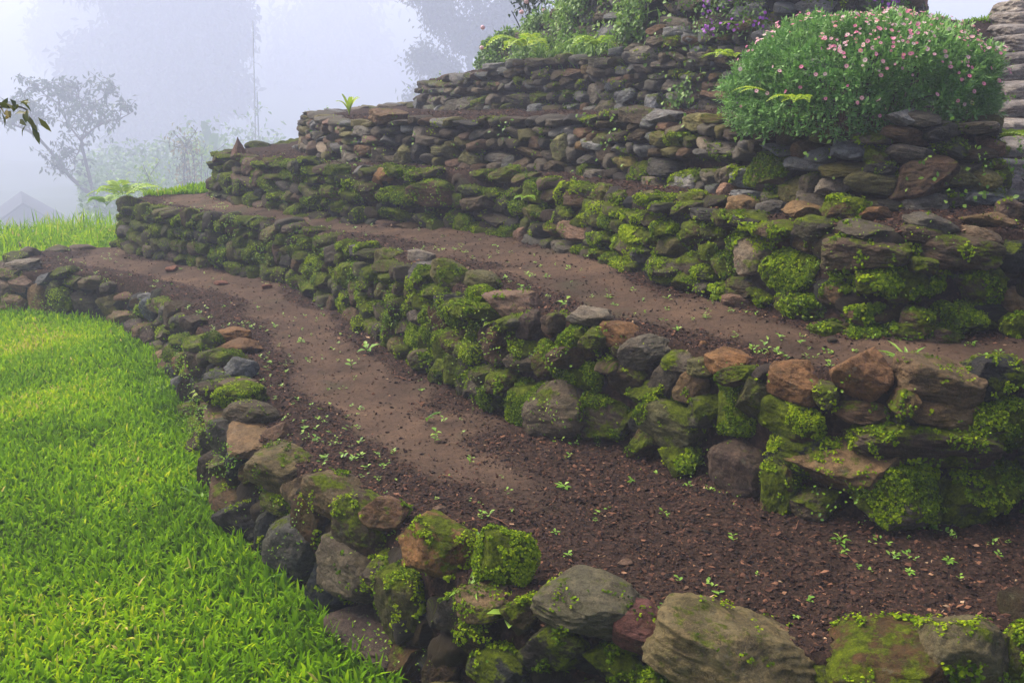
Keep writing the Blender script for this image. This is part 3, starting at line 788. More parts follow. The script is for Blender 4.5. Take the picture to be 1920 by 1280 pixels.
def pair(seed):
    r = np.random.default_rng(seed); a = Acc()
    for q in range(2):
        c = np.array([0, 0, .25 + .35 * q]); an = r.uniform(0, 3.1) + np.array([0, math.pi]); D = np.stack([np.cos(an), np.sin(an), np.full(2, .4)], 1)
        leaves(a, np.tile(c, (2, 1)), D, np.tile([[0, 0, 1.]], (2, 1)), .6 - .15 * q, .38 - .1 * q, r.uniform(.3, 1, 2)); tube(a, [c * [1, 1, 0], c], [.03, .02], 5, .2)
    return a
SPRIG = [a_.build('seedling', M_WEED, link=False) for a_ in (sprig(4, 1.0, 300), sprig(5, .9, 302), stemmy(1, 5, .8), stemmy(2, 7, 1.1), stemmy(3, 4, .5), pair(4), pair(5), pair(6))]
for k, lab, spots in ((1, 'small bright green seedling sprouting from the mulch of the lower path', '1490 1157 34;1777 1055 34;1798 1088 40;1705 1075 28;1575 1018 38;1578 1045 34;1375 1018 46;960 962 28;820 938 28;880 870 40;1055 918 44;1180 908 30;1250 970 34;1610 1068 26;1520 1130 40;1870 1045 34;1890 1020 26;815 830 36;740 850 34;690 660 44;660 690 46;590 830 38;565 643 20;900 975 26;1040 1000 24;1160 1110 22;1420 1080 24'),
                      (2, 'small bright green seedling sprouting on the upper path', '885 488 30;972 550 34;1050 575 46;1110 560 26;1325 598 30;1400 690 30;1545 610 30;1560 665 34;1620 605 30;1700 640 34;1440 640 24;1140 560 22;1500 630 22')):
    for q in spots.split(';'):
        u, v, w = map(float, q.split()); p = hit(u, v); m = project(p)[2][0] / FPX
        o = put('seedling', random.choice(SPRIG), Matrix.Translation(p) @ Euler((random.uniform(-.2, .2), random.uniform(-.2, .2), random.uniform(0, 6))).to_matrix().to_4x4() @ Matrix.Scale(w * m * random.uniform(.36, .55), 4))
        tag(o, lab, 'seedling', 'seedlings on the lower path' if k == 1 else 'seedlings on the upper path')
for u, v, w, h, tn, lab in ((322, 507, 26, 11, 'r', 'flat reddish stone sunk in the lower path below the far mossy wall'), (414, 533, 28, 9, 'r', 'larger of two flat red stones embedded in the lower path'),
    (500, 540, 20, 10, 'r', 'smaller red stone set in the lower path at the foot of the mossy wall'), (825, 963, 34, 20, 'p', 'rounded reddish pebble on the mulch above the bright orange rock'),
    (1172, 1057, 30, 10, 'p', 'flat pinkish chip of stone on dark mulch'), (1420, 704, 20, 14, 's', 'small blue-grey stone on the mulch between two orange cap stones'),
    (1318, 648, 16, 12, 'o', 'small reddish pebble at the top of a heap beside the orange cap stone'), (1588, 1208, 36, 20, 'b', 'brown stone in the mulch gap between two big foreground slabs'),
    (1560, 640, 22, 10, 'd', 'small dark stone on the upper path in front of the mossy wall')):
    p = hit(u, v); m = project(p)[2][0] / FPX
    o = put('loose_stone', PROTO[int(u) % 26][0], Matrix.Translation(p + [0, 0, h * m * .3]) @ Euler((0, 0, u)).to_matrix().to_4x4() @ Matrix.Diagonal((w * m / 2, w * m / 2.6, h * m / 2, 1)))
    o.color = (*TINT[tn], .0); tag(o, lab, 'stone', 'loose stones on the paths')

# ------------------------------------------------------------------ ferns, weeds
def frond(a, base, az, L, arch, width, r, pairs=13, tone=.5):
    t = np.linspace(0, 1, 14)[:, None]; d = np.array([math.cos(az), math.sin(az), 0])
    pts = np.array(base) + d * (t * L * .85) + np.array([0, 0, 1.]) * (L * (arch * t - arch * .95 * t ** 2.2))
    tube(a, pts, np.linspace(.0035, .001, 14) * L * 2.2, 4, .25)
    tt = np.linspace(.14, .99, pairs); pp = np.stack([np.interp(tt, t[:, 0], pts[:, i]) for i in range(3)], 1); T = nrm(np.gradient(pp, axis=0)); Sd = nrm(np.cross(T, [0, 0, 1.])); N = np.cross(Sd, T)
    prof = np.sin(np.clip(tt * 1.05, 0, 1) ** .7 * math.pi) * .9 + .12
    for sg in (1, -1):
        leaves(a, pp, Sd * sg + T * .45 + N * .1, N, prof * L * width * r.uniform(.85, 1.1, pairs), L * .075, np.clip(tone + r.normal(0, .12, pairs), 0, 1), droop=.12)
def fern(base, label, n, L, azs, arch=.6, width=.26, tone=.6, group=None, name='fern'):
    root = empty(name, base, label, 'fern', group)
    for i in range(n):
        r = np.random.default_rng(int(abs(base[0]) * 1000) + i); a = Acc()
        frond(a, (0, 0, 0), azs[0] + (azs[1] - azs[0]) * (i + .5) / n + r.normal(0, .12), L * r.uniform(.75, 1.1), arch * r.uniform(.75, 1.2), width, r, tone=tone)
        a.build('frond', M_FERN, root)
    return root
for u, v, y, n, L, azs, lab, tone in (
    (232, 372, 10.2, 7, .50, (-.3, 3.5), 'pale upright fern beside the left end of the middle wall in the mist', .7),
    (200, 385, 10.6, 6, .36, (0, 3.3), 'small misty fern behind the weeds at the left bank', .5),
    (1440, 175, 4.45, 2, .17, (2.2, 3.6), 'yellow-green fern frond poking up from the left side of the daisy bush', .95),
    (1495, 192, 4.28, 4, .17, (3.0, 5.2), 'light green fern drooping over the front of the daisy bush', .85),
    (1372, 110, 6.6, 4, .26, (2.2, 5.0), 'light green fern rooted in the upper wall left of the daisy bush', .8),
    (1385, 48, 6.9, 3, .2, (2.0, 5.5), 'little fern high on the wall under the purple flowers', .7),
    (985, 95, 8.6, 6, .42, (.5, 5.5), 'bright fern at the left foot of the creeper-hung top wall', .8),
    (1120, 90, 7.9, 5, .34, (2.0, 5.6), 'fern above the flat mossy slab of the grey misty wall', .65),
    (1868, 262, 4.5, 6, .24, (-1.5, 1.0), 'yellow-green fern at the right flank of the daisy bush by the steps', .9),
    (985, 372, 5.7, 3, .12, (3.6, 5.6), 'tiny fern growing from the face of the third wall', .6),
    (832, 1155, 2.85, 3, .09, (3.4, 6.0), 'tiny bright fern on the foreground wall beside a mossy olive stone', .9),
    (925, 605, 4.3, 2, .12, (3.6, 5.4), 'tiny bright fern in a joint of the middle wall under the knobbly rock', .85),
    (400, 735, 4.75, 5, .13, (2.6, 5.4), 'small yellow-green fern in the lawn wall beside the straw-coloured stone', .9),
    (1000, 1245, 2.45, 4, .08, (3.2, 6.2), 'tiny fern at the bottom edge of the foreground wall', .5)):
    p = at_depth(u, v, y); fern(tuple(p), lab, n, L, azs, .8 if L > .3 else .5, .24, tone)
def blade_plant(base, label, n, L, name='weed', mat=M_WEED, wd=.16, spread=1.0, tone=.6, cat='weed'):
    a = Acc(); r = np.random.default_rng(int(base[0] * 991) % 9999); an = r.uniform(0, 6.28, n)
    D = np.stack([np.cos(an) * spread, np.sin(an) * spread, r.uniform(.5, 1.4, n)], 1)
    leaves(a, np.zeros((n, 3)), D, np.stack([-np.cos(an), -np.sin(an), np.full(n, .8)], 1), L * r.uniform(.6, 1.1, n), L * wd, np.clip(tone + r.normal(0, .15, n), 0, 1), droop=.3, pos=.35)
    o = a.build(name, mat); o.location = base; tag(o, label, cat); return o
for u, v, L, n, wd, lab, tone in (
    (880, 1110, .11, 9, .13, 'strappy light green plant growing in the foreground wall below the orange rock', .7),
    (962, 1165, .09, 6, .5, 'broad-leaved bright yellow-green plant sprouting from the foreground wall', 1.),
    (378, 940, .13, 7, .1, 'pale bluish grass tuft at the foot of the lawn wall', .5),
    (565, 1085, .16, 4, .05, 'thin upright grass stem in front of the big grey-green stone', .3),
    (1470, 1278, .06, 6, .3, 'little leafy weed between the two big foreground slabs', .6),
    (1700, 684, .10, 10, .14, 'light green grass lying over the top of the wide brown-grey cap stone', .8),
    (1585, 515, .10, 4, .1, 'thin grass sprig in the dark gap of the third wall', .4),
    (1690, 610, .08, 7, .12, 'grass tuft at the foot of the mossy third wall', .6),
    (800, 790, .10, 5, .1, 'grass tuft in the shade at the foot of the middle wall', .3)):
    blade_plant(tuple(hit(u, v)), lab, n, L, 'weed', M_WEED, wd, .9, tone)

# ------------------------------------------------------------------ daisy bush on the rounded wall end
BC = np.array([1.64, 4.92, 1.685]); BR = np.array([.60, .55, .335])
bush = empty('daisy_bush', tuple(BC), 'big round green bush dotted with pink daisies on the rounded wall end', 'bush')
def bush_surface(n, low=-.55):
    d = nrm(RNG.normal(size=(n, 3))); d = d[d[:, 2] > low]
    k = 1 + .11 * fbm(d * 2.2 + 4, 3, 90) + .065 * fbm(d * 6, 2, 91); e = 2.15
    q = d / (np.abs(d) ** e).sum(1, keepdims=True) ** (1 / e); return d, q * k[:, None] * BR
acc = Acc(); d, q = bush_surface(9500)
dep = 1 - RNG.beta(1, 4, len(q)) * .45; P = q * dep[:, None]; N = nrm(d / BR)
AXJ = RNG.normal(0, .62, N.shape)
for j in range(7):
    an = (j - 3) * .42
    ax = nrm(N + AXJ + [0, 0, .3]); U = perp(ax); Vv = np.cross(ax, U)
    if j == 0: A0, U0, V0 = nrm(ax), U, Vv
    D = A0 * math.cos(an * 1.25) + (U0 if j % 2 else V0) * math.sin(an * 1.25)
    Ln = RNG.uniform(.019, .036, len(P)) * (1 - abs(an) * .25)
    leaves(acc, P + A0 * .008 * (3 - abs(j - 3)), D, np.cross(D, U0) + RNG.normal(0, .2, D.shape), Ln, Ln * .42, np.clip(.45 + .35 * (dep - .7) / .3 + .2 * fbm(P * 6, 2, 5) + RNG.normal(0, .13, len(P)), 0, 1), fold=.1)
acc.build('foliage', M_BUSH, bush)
a = Acc()
for j in range(40):
    e = q[RNG.integers(0, len(q))] * .8; tube(a, [np.array([e[0] * .2, e[1] * .2, -.32]), e * .5 + [0, 0, -.05], e], [.008, .005, .003], 5)
a.build('stems', M_BARK, bush)
def daisy(seed):
    r = np.random.default_rng(seed); a = Acc(); n = 15; an = np.arange(n) * 6.283 / n
    D = np.stack([np.cos(an), np.sin(an), np.full(n, r.uniform(.05, .45))], 1)
    leaves(a, D * .18, D, np.tile([[0, 0, 1.]], (n, 1)), r.uniform(.75, .9, n), .3, np.clip(r.uniform(0, .8) + r.normal(0, .1, n), 0, 1), fold=.05, pos=.6)
    V, F = ICO[3]; nv = a.n; np_ = sum(len(f) for f in a.F[4]) + sum(len(f) for f in a.F[3])
    me_p = a
    c = Acc(); c.add(V * [.3, .3, .16] + [0, 0, .08], F, r.uniform(0, 1))
    VV = np.concatenate(a.V + c.V); F4 = np.concatenate(a.F[4]); F3 = np.concatenate(a.F[3]); FC = np.concatenate(c.F[3]) + nv
    me = mk('flower', VV, [F4, F3, FC], [M_PETAL, M_CENTRE], True, None, {'tone': np.concatenate(a.T + c.T)}, False)
    mi = np.zeros(len(F4) + len(F3) + len(FC), np.int32); mi[len(F4) + len(F3):] = 1; me.polygons.foreach_set('material_index', mi); return me
DAISY = [daisy(i) for i in range(6)]
d, q = bush_surface(3600, -.3); N = nrm(d / BR)
sc = .62 * N[:, 2] - .3 * N[:, 1] + .5 * RNG.random(len(q)) + .45 * fbm(q * 5, 2, 33); order = np.argsort(-sc)
vis = [i for i in order if N[i, 1] < .55][:420]
few = [i for i in range(len(q)) if N[i, 1] < -.2 and N[i, 2] < .5]; vis += few[:32]
rest = Acc(); cnt = 0
for i in vis:
    nn = nrm(N[i] + RNG.normal(0, .35, 3) + np.array([0, -.45, .3])); p = q[i] * 1.04 + nn * .012
    rr = random.uniform(.0055, .0105); M = Matrix.Translation(p) @ Vector(nn).to_track_quat('Z', 'Y').to_matrix().to_4x4() @ Matrix.Scale(rr, 4)
    if cnt < 100 and (random.random() < .62 or cnt > 60): put('flower', random.choice(DAISY), M, bush); cnt += 1
    else:
        U = perp(nn[None])[0]; Vv = np.cross(nn, U); an = np.arange(12) * 6.283 / 12; D = np.cos(an)[:, None] * U + np.sin(an)[:, None] * Vv + nn * .2
        leaves(rest, p + D * rr * .15, D, np.tile(nn, (12, 1)), rr, rr * .35, np.clip(RNG.uniform(0, .9) + RNG.normal(0, .1, 12), 0, 1), fold=.05)
tag(rest.build('blossoms', M_PETAL, bush), kind='stuff')

# ------------------------------------------------------------------ creepers and purple flowers on the highest wall
def wall_scatter(k, n, umin, umax, dens):
    L = LINE[k]; out = []
    i = RNG.integers(1, len(L) - 1, n); T = nrm(L[np.minimum(i + 1, len(L) - 1)] - L[i - 1]); N = np.stack([T[:, 1], -T[:, 0]], 1)
    pos = L[i] + T * RNG.uniform(-.03, .03, (n, 1)); h = RNG.random(n)
    lo = look(GZ, pos[:, 0] + N[:, 0] * .06, pos[:, 1] + N[:, 1] * .06); hi = look(GZ, pos[:, 0] - N[:, 0] * .2, pos[:, 1] - N[:, 1] * .2)
    P = np.stack([pos[:, 0] + N[:, 0] * (.06 - .10 * h), pos[:, 1] + N[:, 1] * (.06 - .1 * h), lo + (hi - lo) * h * 1.05], 1)
    u, v, d = project(P); keep = (u > umin) & (u < umax) & (dens(u, v, P) > RNG.random(n)); return P[keep], np.concatenate([N, np.full((n, 1), .5)], 1)[keep]
acc = Acc()
P, N = wall_scatter(6, 90000, 900, 1340, lambda u, v, P: np.where(fbm(P * 3.2, 3, 50) + sstep(1250, 950, u) * .6 > .38, .5, .03))
t = np.clip(.5 + .3 * fbm(P * 4, 2, 8) + RNG.normal(0, .18, len(P)), 0, 1)
leaves(acc, P + N * RNG.uniform(0, .09, (len(P), 1)), RNG.normal(0, 1, P.shape) + [0, -.2, -.3], N + RNG.normal(0, .5, P.shape), RNG.uniform(.02, .05, len(P)), RNG.uniform(.012, .032, len(P)), t)
P = P[RNG.random(len(P)) < .25]
blades(acc, P[:, 0], P[:, 1], P[:, 2], RNG.uniform(.06, .16, len(P)), np.full(len(P), .008), RNG.uniform(.3, .9, len(P)), .9)
tag(acc.build('creepers', M_VINE), 'light green creepers and weeds hanging over the highest wall in thin mist', 'creepers', kind='stuff')
acc = Acc()
for k_, n_, lo_, hi_ in ((5, 2500, 770, 1345), (4, 9000, 590, 1890)):
    P, N = wall_scatter(k_, n_, lo_, hi_, lambda u, v, P: np.where(fbm(P * 5, 3, 52) > .48, .45, .004))
    leaves(acc, P + N * .06, RNG.normal(0, 1, P.shape), N + RNG.normal(0, .5, P.shape), RNG.uniform(.012, .028, len(P)), RNG.uniform(.01, .02, len(P)), RNG.random(len(P)))
tag(acc.build('wall_weeds', M_WEED), 'scattered small green leaves in the joints of the two upper walls', 'weeds', kind='stuff')
acc = Acc()
for k_, n_, lo_, hi_ in ((1, 26000, -40, 1960), (2, 22000, 200, 1960), (3, 12000, 400, 1960)):
    P, N = wall_scatter(k_, n_, lo_, hi_, lambda u, v, P: np.where((fbm(P * 6, 3, 54) > .42) & (v < 1330), .55, .008)); sc_ = .8 + .4 * vnoise(P * 4, 3)
    leaves(acc, P + N * RNG.uniform(.03, .085, (len(P), 1)), RNG.normal(0, 1, P.shape) + N * .8 + [0, 0, -.2], N + RNG.normal(0, .5, P.shape), RNG.uniform(.007, .017, len(P)) * sc_, RNG.uniform(.005, .011, len(P)) * sc_, np.clip(.45 + .3 * vnoise(P * 5, 9) + RNG.normal(0, .2, len(P)), 0, 1))
tag(acc.build('joint_plants', M_FERN, smooth=False), 'small bright leaves sprouting from the joints of the three lower walls', 'weeds', kind='stuff')
for u0, u1, lab in ((1310, 1440, 'purple flowering creeper hanging over the highest wall left of the daisy bush'), (1620, 1690, 'small purple flowering creeper at the right end of the highest wall')):
    root = None; a = Acc(); b = Acc()
    P, N = wall_scatter(6, 160000, u0, u1, lambda u, v, P: np.where((v < 62 + 30 * vnoise(P * 6, 4)) & (v > -80), .5, .0))
    if not len(P): continue
    root = empty('purple_creeper', tuple(P.mean(0)), lab, 'flowering creeper'); c = P.mean(0); P = P + N * RNG.uniform(.02, .12, (len(P), 1))
    s = RNG.random(len(P)) < .35; f = ~s
    leaves(a, P[f] - c, RNG.normal(0, 1, P[f].shape) + [0, 0, -.4], N[f] + RNG.normal(0, .4, P[f].shape), RNG.uniform(.02, .035, f.sum()), .014, RNG.uniform(.1, .6, f.sum()))
    s &= fbm(P * 7, 2, 9) > .22
    leaves(b, P[s] - c + N[s] * .03, RNG.normal(0, 1, P[s].shape), N[s] + RNG.normal(0, .5, P[s].shape), .026, .022, RNG.random(s.sum()))
    a.build('foliage', M_VINE, root); b.build('blossoms', M_PURPLE, root)

acc = Acc(); x, y = scatter(16000, -.6, 2.4, 6.3, 11); k_ = ((near(TIER, x, y) == 6) | ((near(TIER, x, y) == 5) & (x > .2) & (x < 1.0))) & (n2(x, y, 2, 19) > -.35); x, y = x[k_], y[k_]; z = look(GZ, x, y)
blades(acc, x, y, z, RNG.uniform(.05, .2, len(x)), RNG.uniform(.006, .014, len(x)), RNG.uniform(.2, .9, len(x)), .7)
P = np.stack([x, y, z + .03], 1)[::2]; leaves(acc, P, RNG.normal(0, 1, P.shape), RNG.normal(0, .4, P.shape) + [0, 0, 1], RNG.uniform(.03, .07, len(P)), RNG.uniform(.02, .04, len(P)), RNG.random(len(P)))
tag(acc.build('mound_grass', M_VINE), 'pale green grass and weeds on the sloping top of the highest wall', 'grass', kind='stuff')
# ------------------------------------------------------------------ stone steps at the right
SLAB = []
for q in range(4):
    V, F = ICO[5]; P = V / (np.abs(V) ** 7).sum(1, keepdims=True) ** (1 / 7); P = P * (1 + .06 * fbm(P * [1.5, 1.5, 1] + q * 7, 4, q)[:, None]) + V * (.03 * fbm(P * 5 + q, 3, q + 9))[:, None]; SLAB.append(mk('step_stone', P, F, M_STONE, link=False))
steps = empty('stone_steps', (2.9, 4.7, 1.2), 'flight of weathered grey stone steps climbing behind the daisy bush', 'steps')
for i in range(12):
    f = i / 11; y0 = 4.5 + 3.3 * f; z1 = 1.25 + i * .093; xl = 2.11 + (y0 - 4.5) * .474
    xs = xl - .04
    while xs < xl + 1.5:
        w_ = random.uniform(.3, .6); o = put('step_stone', random.choice(SLAB), Matrix.Translation((xs + w_ / 2 - 2.9, y0 + .16 - 4.7 + random.uniform(-.03, .03), z1 - 1.2 - .06 + random.uniform(-.012, .012))) @ Euler((random.gauss(0, .05), random.gauss(0, .05), random.gauss(0, .12))).to_matrix().to_4x4() @ Matrix.Diagonal((w_ * .52, .22, .062, 1)), steps)
        j_ = random.uniform(.8, 1.2); o.color = (.33 * j_, .30 * j_, .27 * j_, 0.0); xs += w_
b = hit(1885, 372); o = put('block_stone', PROTO[4][0], Matrix.Translation(b + [.02, .05, .04]) @ Euler((0, -.3, .2)).to_matrix().to_4x4() @ Matrix.Diagonal((.075, .08, .07, 1)))
o.color = (.34, .28, .26, .05); tag(o, 'pale angular block leaning at the foot of the steps beside the rounded wall end', 'stone')
a = Acc(); p = at_depth(1724, 30, 7.2); tube(a, [p + [0, 0, -.5], p, p + [.01, 0, .35]], [.045, .042, .04], 10); V, F = ICO[3]; a.add(V * [.05, .05, .03] + p + [.01, 0, .35], F)
tag(a.build('post', M_PINK), 'short pinkish post standing at the right end of the highest wall', 'post')
acc = Acc(); n = 5000; x = RNG.uniform(2.75, 4.5, n); y = RNG.uniform(7.75, 9.5, n); z = look(GZ, x, y); kp = near(TIER, x, y) < 4
blades(acc, x[kp], y[kp], z[kp], RNG.uniform(.02, .07, kp.sum()), RNG.uniform(.006, .012, kp.sum()), RNG.uniform(.2, .6, kp.sum()), .8)
tag(acc.build('bank_grass', M_GRASS), 'sparse grass on the landing at the top of the steps', 'grass', kind='stuff')

# ------------------------------------------------------------------ trees and everything in the mist
def limb(a, pts, r0, r1):
    ln_ = np.linalg.norm(np.array(pts[-1], float) - pts[0]); L = smooth_line(np.array(pts, float), max(.08, ln_ / 40)); w = np.concatenate([[0], np.cumsum(np.linalg.norm(np.diff(L, axis=0), axis=1))]); L = L + .012 * np.stack([vnoise(L * 3, s) for s in (1, 2, 3)], 1)
    tube(a, L, r0 + (r1 - r0) * w / w[-1], 7); return L
def leaf_cloud(a, C, n, spread, L, tone=.5, droop=True):
    P = np.asarray(C)[RNG.integers(0, len(C), n)] + RNG.normal(0, 1, (n, 3)) * spread
    D = RNG.normal(0, 1, (n, 3)) + ([0, 0, -.8] if droop else 0)
    leaves(a, P, D, RNG.normal(0, .6, (n, 3)) + [0, 0, 1], RNG.uniform(.7, 1.3, n) * L, RNG.uniform(.32, .5, n) * L, np.clip(tone + RNG.normal(0, .2, n), 0, 1), droop=.15)
def px(lst, y): return [at_depth(u, v, y + dy) for u, v, dy in lst]
tr_ = empty('young_tree', tuple(at_depth(182, 400, 66.0)), 'slender young tree with two crooked stems standing in the mist at the left', 'tree'); o0 = np.array(tr_.location)
a = Acc(); tips = []
for pts, r0, r1 in (([(184, 500, 0), (182, 405, 0), (176, 372, 0), (170, 340, 0), (160, 300, 0), (153, 262, -.1), (168, 225, 0), (182, 190, .2)], .055, .015),
    ([(174, 368, 0), (130, 330, .2), (95, 285, .3), (60, 250, .4), (20, 232, .5), (-25, 222, .6)], .045, .014), ([(95, 285, .3), (68, 250, .1), (58, 215, -.1), (45, 175, -.2)], .022, .008),
    ([(153, 262, -.1), (185, 235, -.3), (225, 222, -.4), (245, 212, -.5)], .02, .007), ([(60, 250, .4), (40, 215, .5), (20, 180, .5)], .02, .007),
    ([(158, 272, 0), (130, 235, .3), (110, 195, .4), (120, 165, .4)], .022, .007), ([(168, 225, 0), (150, 190, .2), (148, 165, .3)], .016, .006), ([(130, 330, .2), (112, 318, 0), (95, 305, 0)], .012, .005), ([(140, 320, .1), (142, 295, .1), (150, 280, .1)], .01, .004),
    ([(110, 195, .4), (85, 178, .3), (65, 160, .2)], .014, .006), ([(182, 190, .2), (205, 175, .2), (215, 165, .2)], .012, .005)):
    L = limb(a, [p - o0 for p in px([(u, v, dy * 5) for u, v, dy in pts], 66.0)], r0 * 3.4, r1 * 3.4); tips.append(L[int(len(L) * .4):] if r0 < .04 else L[int(len(L) * .72):])
C = []
for T_ in tips:
    for q in range(int(6 + len(T_) * .45)):
        b0 = T_[RNG.integers(0, len(T_))]; d = nrm(RNG.normal(size=3) * [1, 1, .55] + [0, 0, .35]); ln_ = RNG.uniform(.65, 1.8)
        L_ = limb(a, [b0, b0 + d * ln_ * .5 + [0, 0, .1], b0 + d * ln_], .032, .011); C.append(L_[len(L_) // 3:])
a.build('trunk', M_BARK, tr_)
a = Acc(); C = np.concatenate(C); leaf_cloud(a, C, 2000, .13, .38, .5)
a.build('crown', M_YOUNG, tr_)
def big_tree(name, u, v, y, label, blobs, nleaf, L, trunk_r, mat=M_TREE, group='trees fading into the mist', spread=.32, tone=.5, base_z=None):
    b = at_depth(u, v, y); r = empty(name, tuple(b), label, 'tree', group); a = Acc(); C = []
    top = at_depth(*blobs[0][:2], y) - b; limb(a, [(0, 0, hill(b[0], y) - b[2] - .5), top * .15, top * .5 + [.1, 0, 0], top], trunk_r, trunk_r * .4)
    s = y / FPX
    for bu, bv, br, dy in blobs:
        c = at_depth(bu, bv, y + dy) - b; R_ = br * s
        limb(a, [top * min(.9, max(.2, (c[2] / max(top[2], .1)) * .6)), c * .6 + top * .2, c], trunk_r * .35, trunk_r * .1)
        for q in range(max(5, min(16, int(br * .14)))):
            d = nrm(RNG.normal(size=3)) * [1, 1, .7]; e = c + d * R_ * RNG.uniform(.6, 1.0); mid_ = c * .55 + e * .45 + RNG.normal(0, .08, 3) * R_
            L_ = limb(a, [c * .8 + top * .12 * (c[2] / max(top[2], .1)), mid_, e + [0, 0, -.08 * R_]], trunk_r * .09, trunk_r * .02); C.append(L_[len(L_) // 3:] + RNG.normal(0, .1, (len(L_) - len(L_) // 3, 3)) * R_)
    a.build('trunk', M_BARK, r); a = Acc(); C = np.concatenate(C); leaf_cloud(a, C, nleaf, spread, L, tone); a.build('crown', mat, r); return r
big_tree('misty_tree', 285, 420, 165, 'tall broad tree looming as a grey-blue mass in the mist at the left', [(285, 60, 95, 0), (330, -30, 120, 0), (220, -60, 110, 1), (300, 180, 80, 0), (385, 120, 70, -1), (430, 40, 60, 0), (190, 100, 60, 1), (250, 260, 55, 0), (330, 280, 60, .5), (160, 140, 30, 0), (430, 165, 28, 0), (260, -150, 140, 0), (400, -80, 90, 0), (285, 130, 90, 0), (300, 230, 60, 0), (360, 210, 40, 0), (280, 330, 60, 0)], 60000, 1.5, 2.0, spread=1.35)
big_tree('misty_tree', 120, 430, 230, 'fainter tree behind the tall broad one, almost lost in the mist', [(130, 20, 70, 0), (170, -60, 90, 0), (100, 80, 40, 1), (190, 60, 70, 0)], 16000, 1.9, 1.6, spread=1.6)
big_tree('misty_tree', 880, 230, 100, 'wispy small-leaved tree in the mist behind the grey wall', [(880, 60, 60, 0), (820, 20, 50, 0), (950, 30, 60, 0), (900, -40, 80, 0), (800, 110, 36, 0), (790, 190, 30, 0), (840, 150, 45, 0), (985, -20, 60, 0), (930, 90, 40, 0), (790, -40, 50, .5)], 26000, .5, .55, spread=.62)
big_tree('misty_tree', 640, 380, 250, 'very faint far tree between the tall tree and the wispy one', [(620, 60, 110, 0), (700, 120, 80, 1), (540, 120, 90, 0), (660, -60, 110, 0), (580, 200, 80, 0)], 18000, 2.1, 1.8, spread=1.9)
rb = empty('rose_shrub', tuple(at_depth(1000, 120, 10.5)), 'leggy shrub with a few pink blooms in the mist above the grey wall', 'shrub'); a = Acc(); tips = []; o0 = np.array(rb.location)
for u_, v_ in ((960, 20), (990, -20), (1030, 10), (1060, -30), (1010, 50), (1100, -20), (1150, -30)):
    tips.append(limb(a, [np.zeros(3), at_depth((u_ + 1000) / 2, 60, 10.6) - o0, at_depth(u_, v_, 10.6) - o0], .012, .004)[8:])
a.build('stems', M_BARK, rb); a = Acc(); leaf_cloud(a, np.concatenate(tips), 1700, .09, .06, .6); a.build('foliage', M_TREE, rb)
a = Acc(); V, F = ICO[3]
for u_, v_ in ((978, 23), (905, 52), (987, 3), (1020, 20), (903, 90)): a.add(V * .02 * (1 + .25 * vnoise(V * 3, int(u_)))[:, None] + at_depth(u_, v_, 10.4) - o0, F, .8)
a.build('blossoms', M_PETAL, rb)
def broad_plant(u, v, y, n, L, label, tone=.7, mat=M_FERN, name='broad_leaf_plant'):
    b = at_depth(u, v, y); r = empty(name, tuple(b), label, 'plant')
    for i in range(n):
        a = Acc(); an = i * 2.4 + .4; lean = .25 + .35 * random.random(); t = np.linspace(0, 1, 9)
        pts = np.stack([np.cos(an) * lean * t ** 1.5, np.sin(an) * lean * t ** 1.5, t - .35 * t ** 3 * lean * 2], 1) * L * random.uniform(.7, 1.1)
        wd = np.sin(np.clip(t * 1.02 - .12, 0, 1) * math.pi) ** .8 * L * .08 + .004; Sd = np.array([-math.sin(an), math.cos(an), 0]); up = np.array([0, 0, .3])
        V = np.stack([pts + (Sd + up) * wd[:, None], pts, pts + (-Sd + up) * wd[:, None]], 1).reshape(-1, 3); k = np.arange(8)[:, None] * 3
        a.add(V, np.concatenate([k + [0, 1, 4, 3], k + [1, 2, 5, 4]]), tone + random.uniform(-.15, .15)); a.build('leaf', mat, r)
broad_plant(655, 216, 9.3, 6, .24, 'fresh yellow-green broad-leaved plant behind the far end of the fourth wall', .9)
broad_plant(400, 320, 85, 7, 4.6, 'tall pale banana-like plant fading into the mist behind the pair of poles', .15)
broad_plant(515, 320, 90, 7, 4.2, 'pale banana-like plant in the mist to the right of the poles', .15)
for u, v, y, lab, mt in ((345, 285, 55, 'small shrub with orange-tinted leaves in the mist beyond the second wall', M_BRANCHLEAF), (275, 345, 46, 'low yellow-green shrub in the mist just behind the left end of the middle wall', M_FERN), (378, 300, 58, 'loose shrub with pale yellow top leaves in the mist', M_FERN)):
    b = at_depth(u, v + 60, y); r = empty('shrub', tuple(b), lab, 'shrub'); a = Acc(); tips = []
    for j in range(6): tips.append(limb(a, [np.array([0, 0, hill(b[0], y) - b[2]]), np.array([random.uniform(-.12, .12), random.uniform(-.1, .1), .25]) * y / 12, np.array([random.uniform(-.3, .3), random.uniform(-.25, .25), random.uniform(.35, .7)]) * y / 12], .01 * y / 12, .003 * y / 12)[14:])
    a.build('stems', M_BARK, r); a = Acc(); leaf_cloud(a, np.concatenate(tips), 520, .06 * y / 12, .07 * y / 14, .6); a.build('foliage', mt, r)
acc = Acc(); n = 20000; y = RNG.uniform(34, 100, n); x = y * RNG.uniform(-.42, -.22, n); kk = n2(x, y, .15, 71); z = -.3 - np.minimum(y - 12.5, 40) * .21 * .8 + RNG.random(n) ** 1.4 * (.030 + .04 * kk) * y
leaves(acc, np.stack([x, y, z], 1), RNG.normal(0, 1, (n, 3)), RNG.normal(0, .5, (n, 3)) + [0, 0, 1], RNG.uniform(.0035, .008, n) * y, RNG.uniform(.0018, .004, n) * y, np.clip(.35 + RNG.normal(0, .2, n), 0, 1))
tag(acc.build('undergrowth', M_VINE), 'pale undergrowth fading into the mist on the slope beyond the walls', 'undergrowth', kind='stuff')
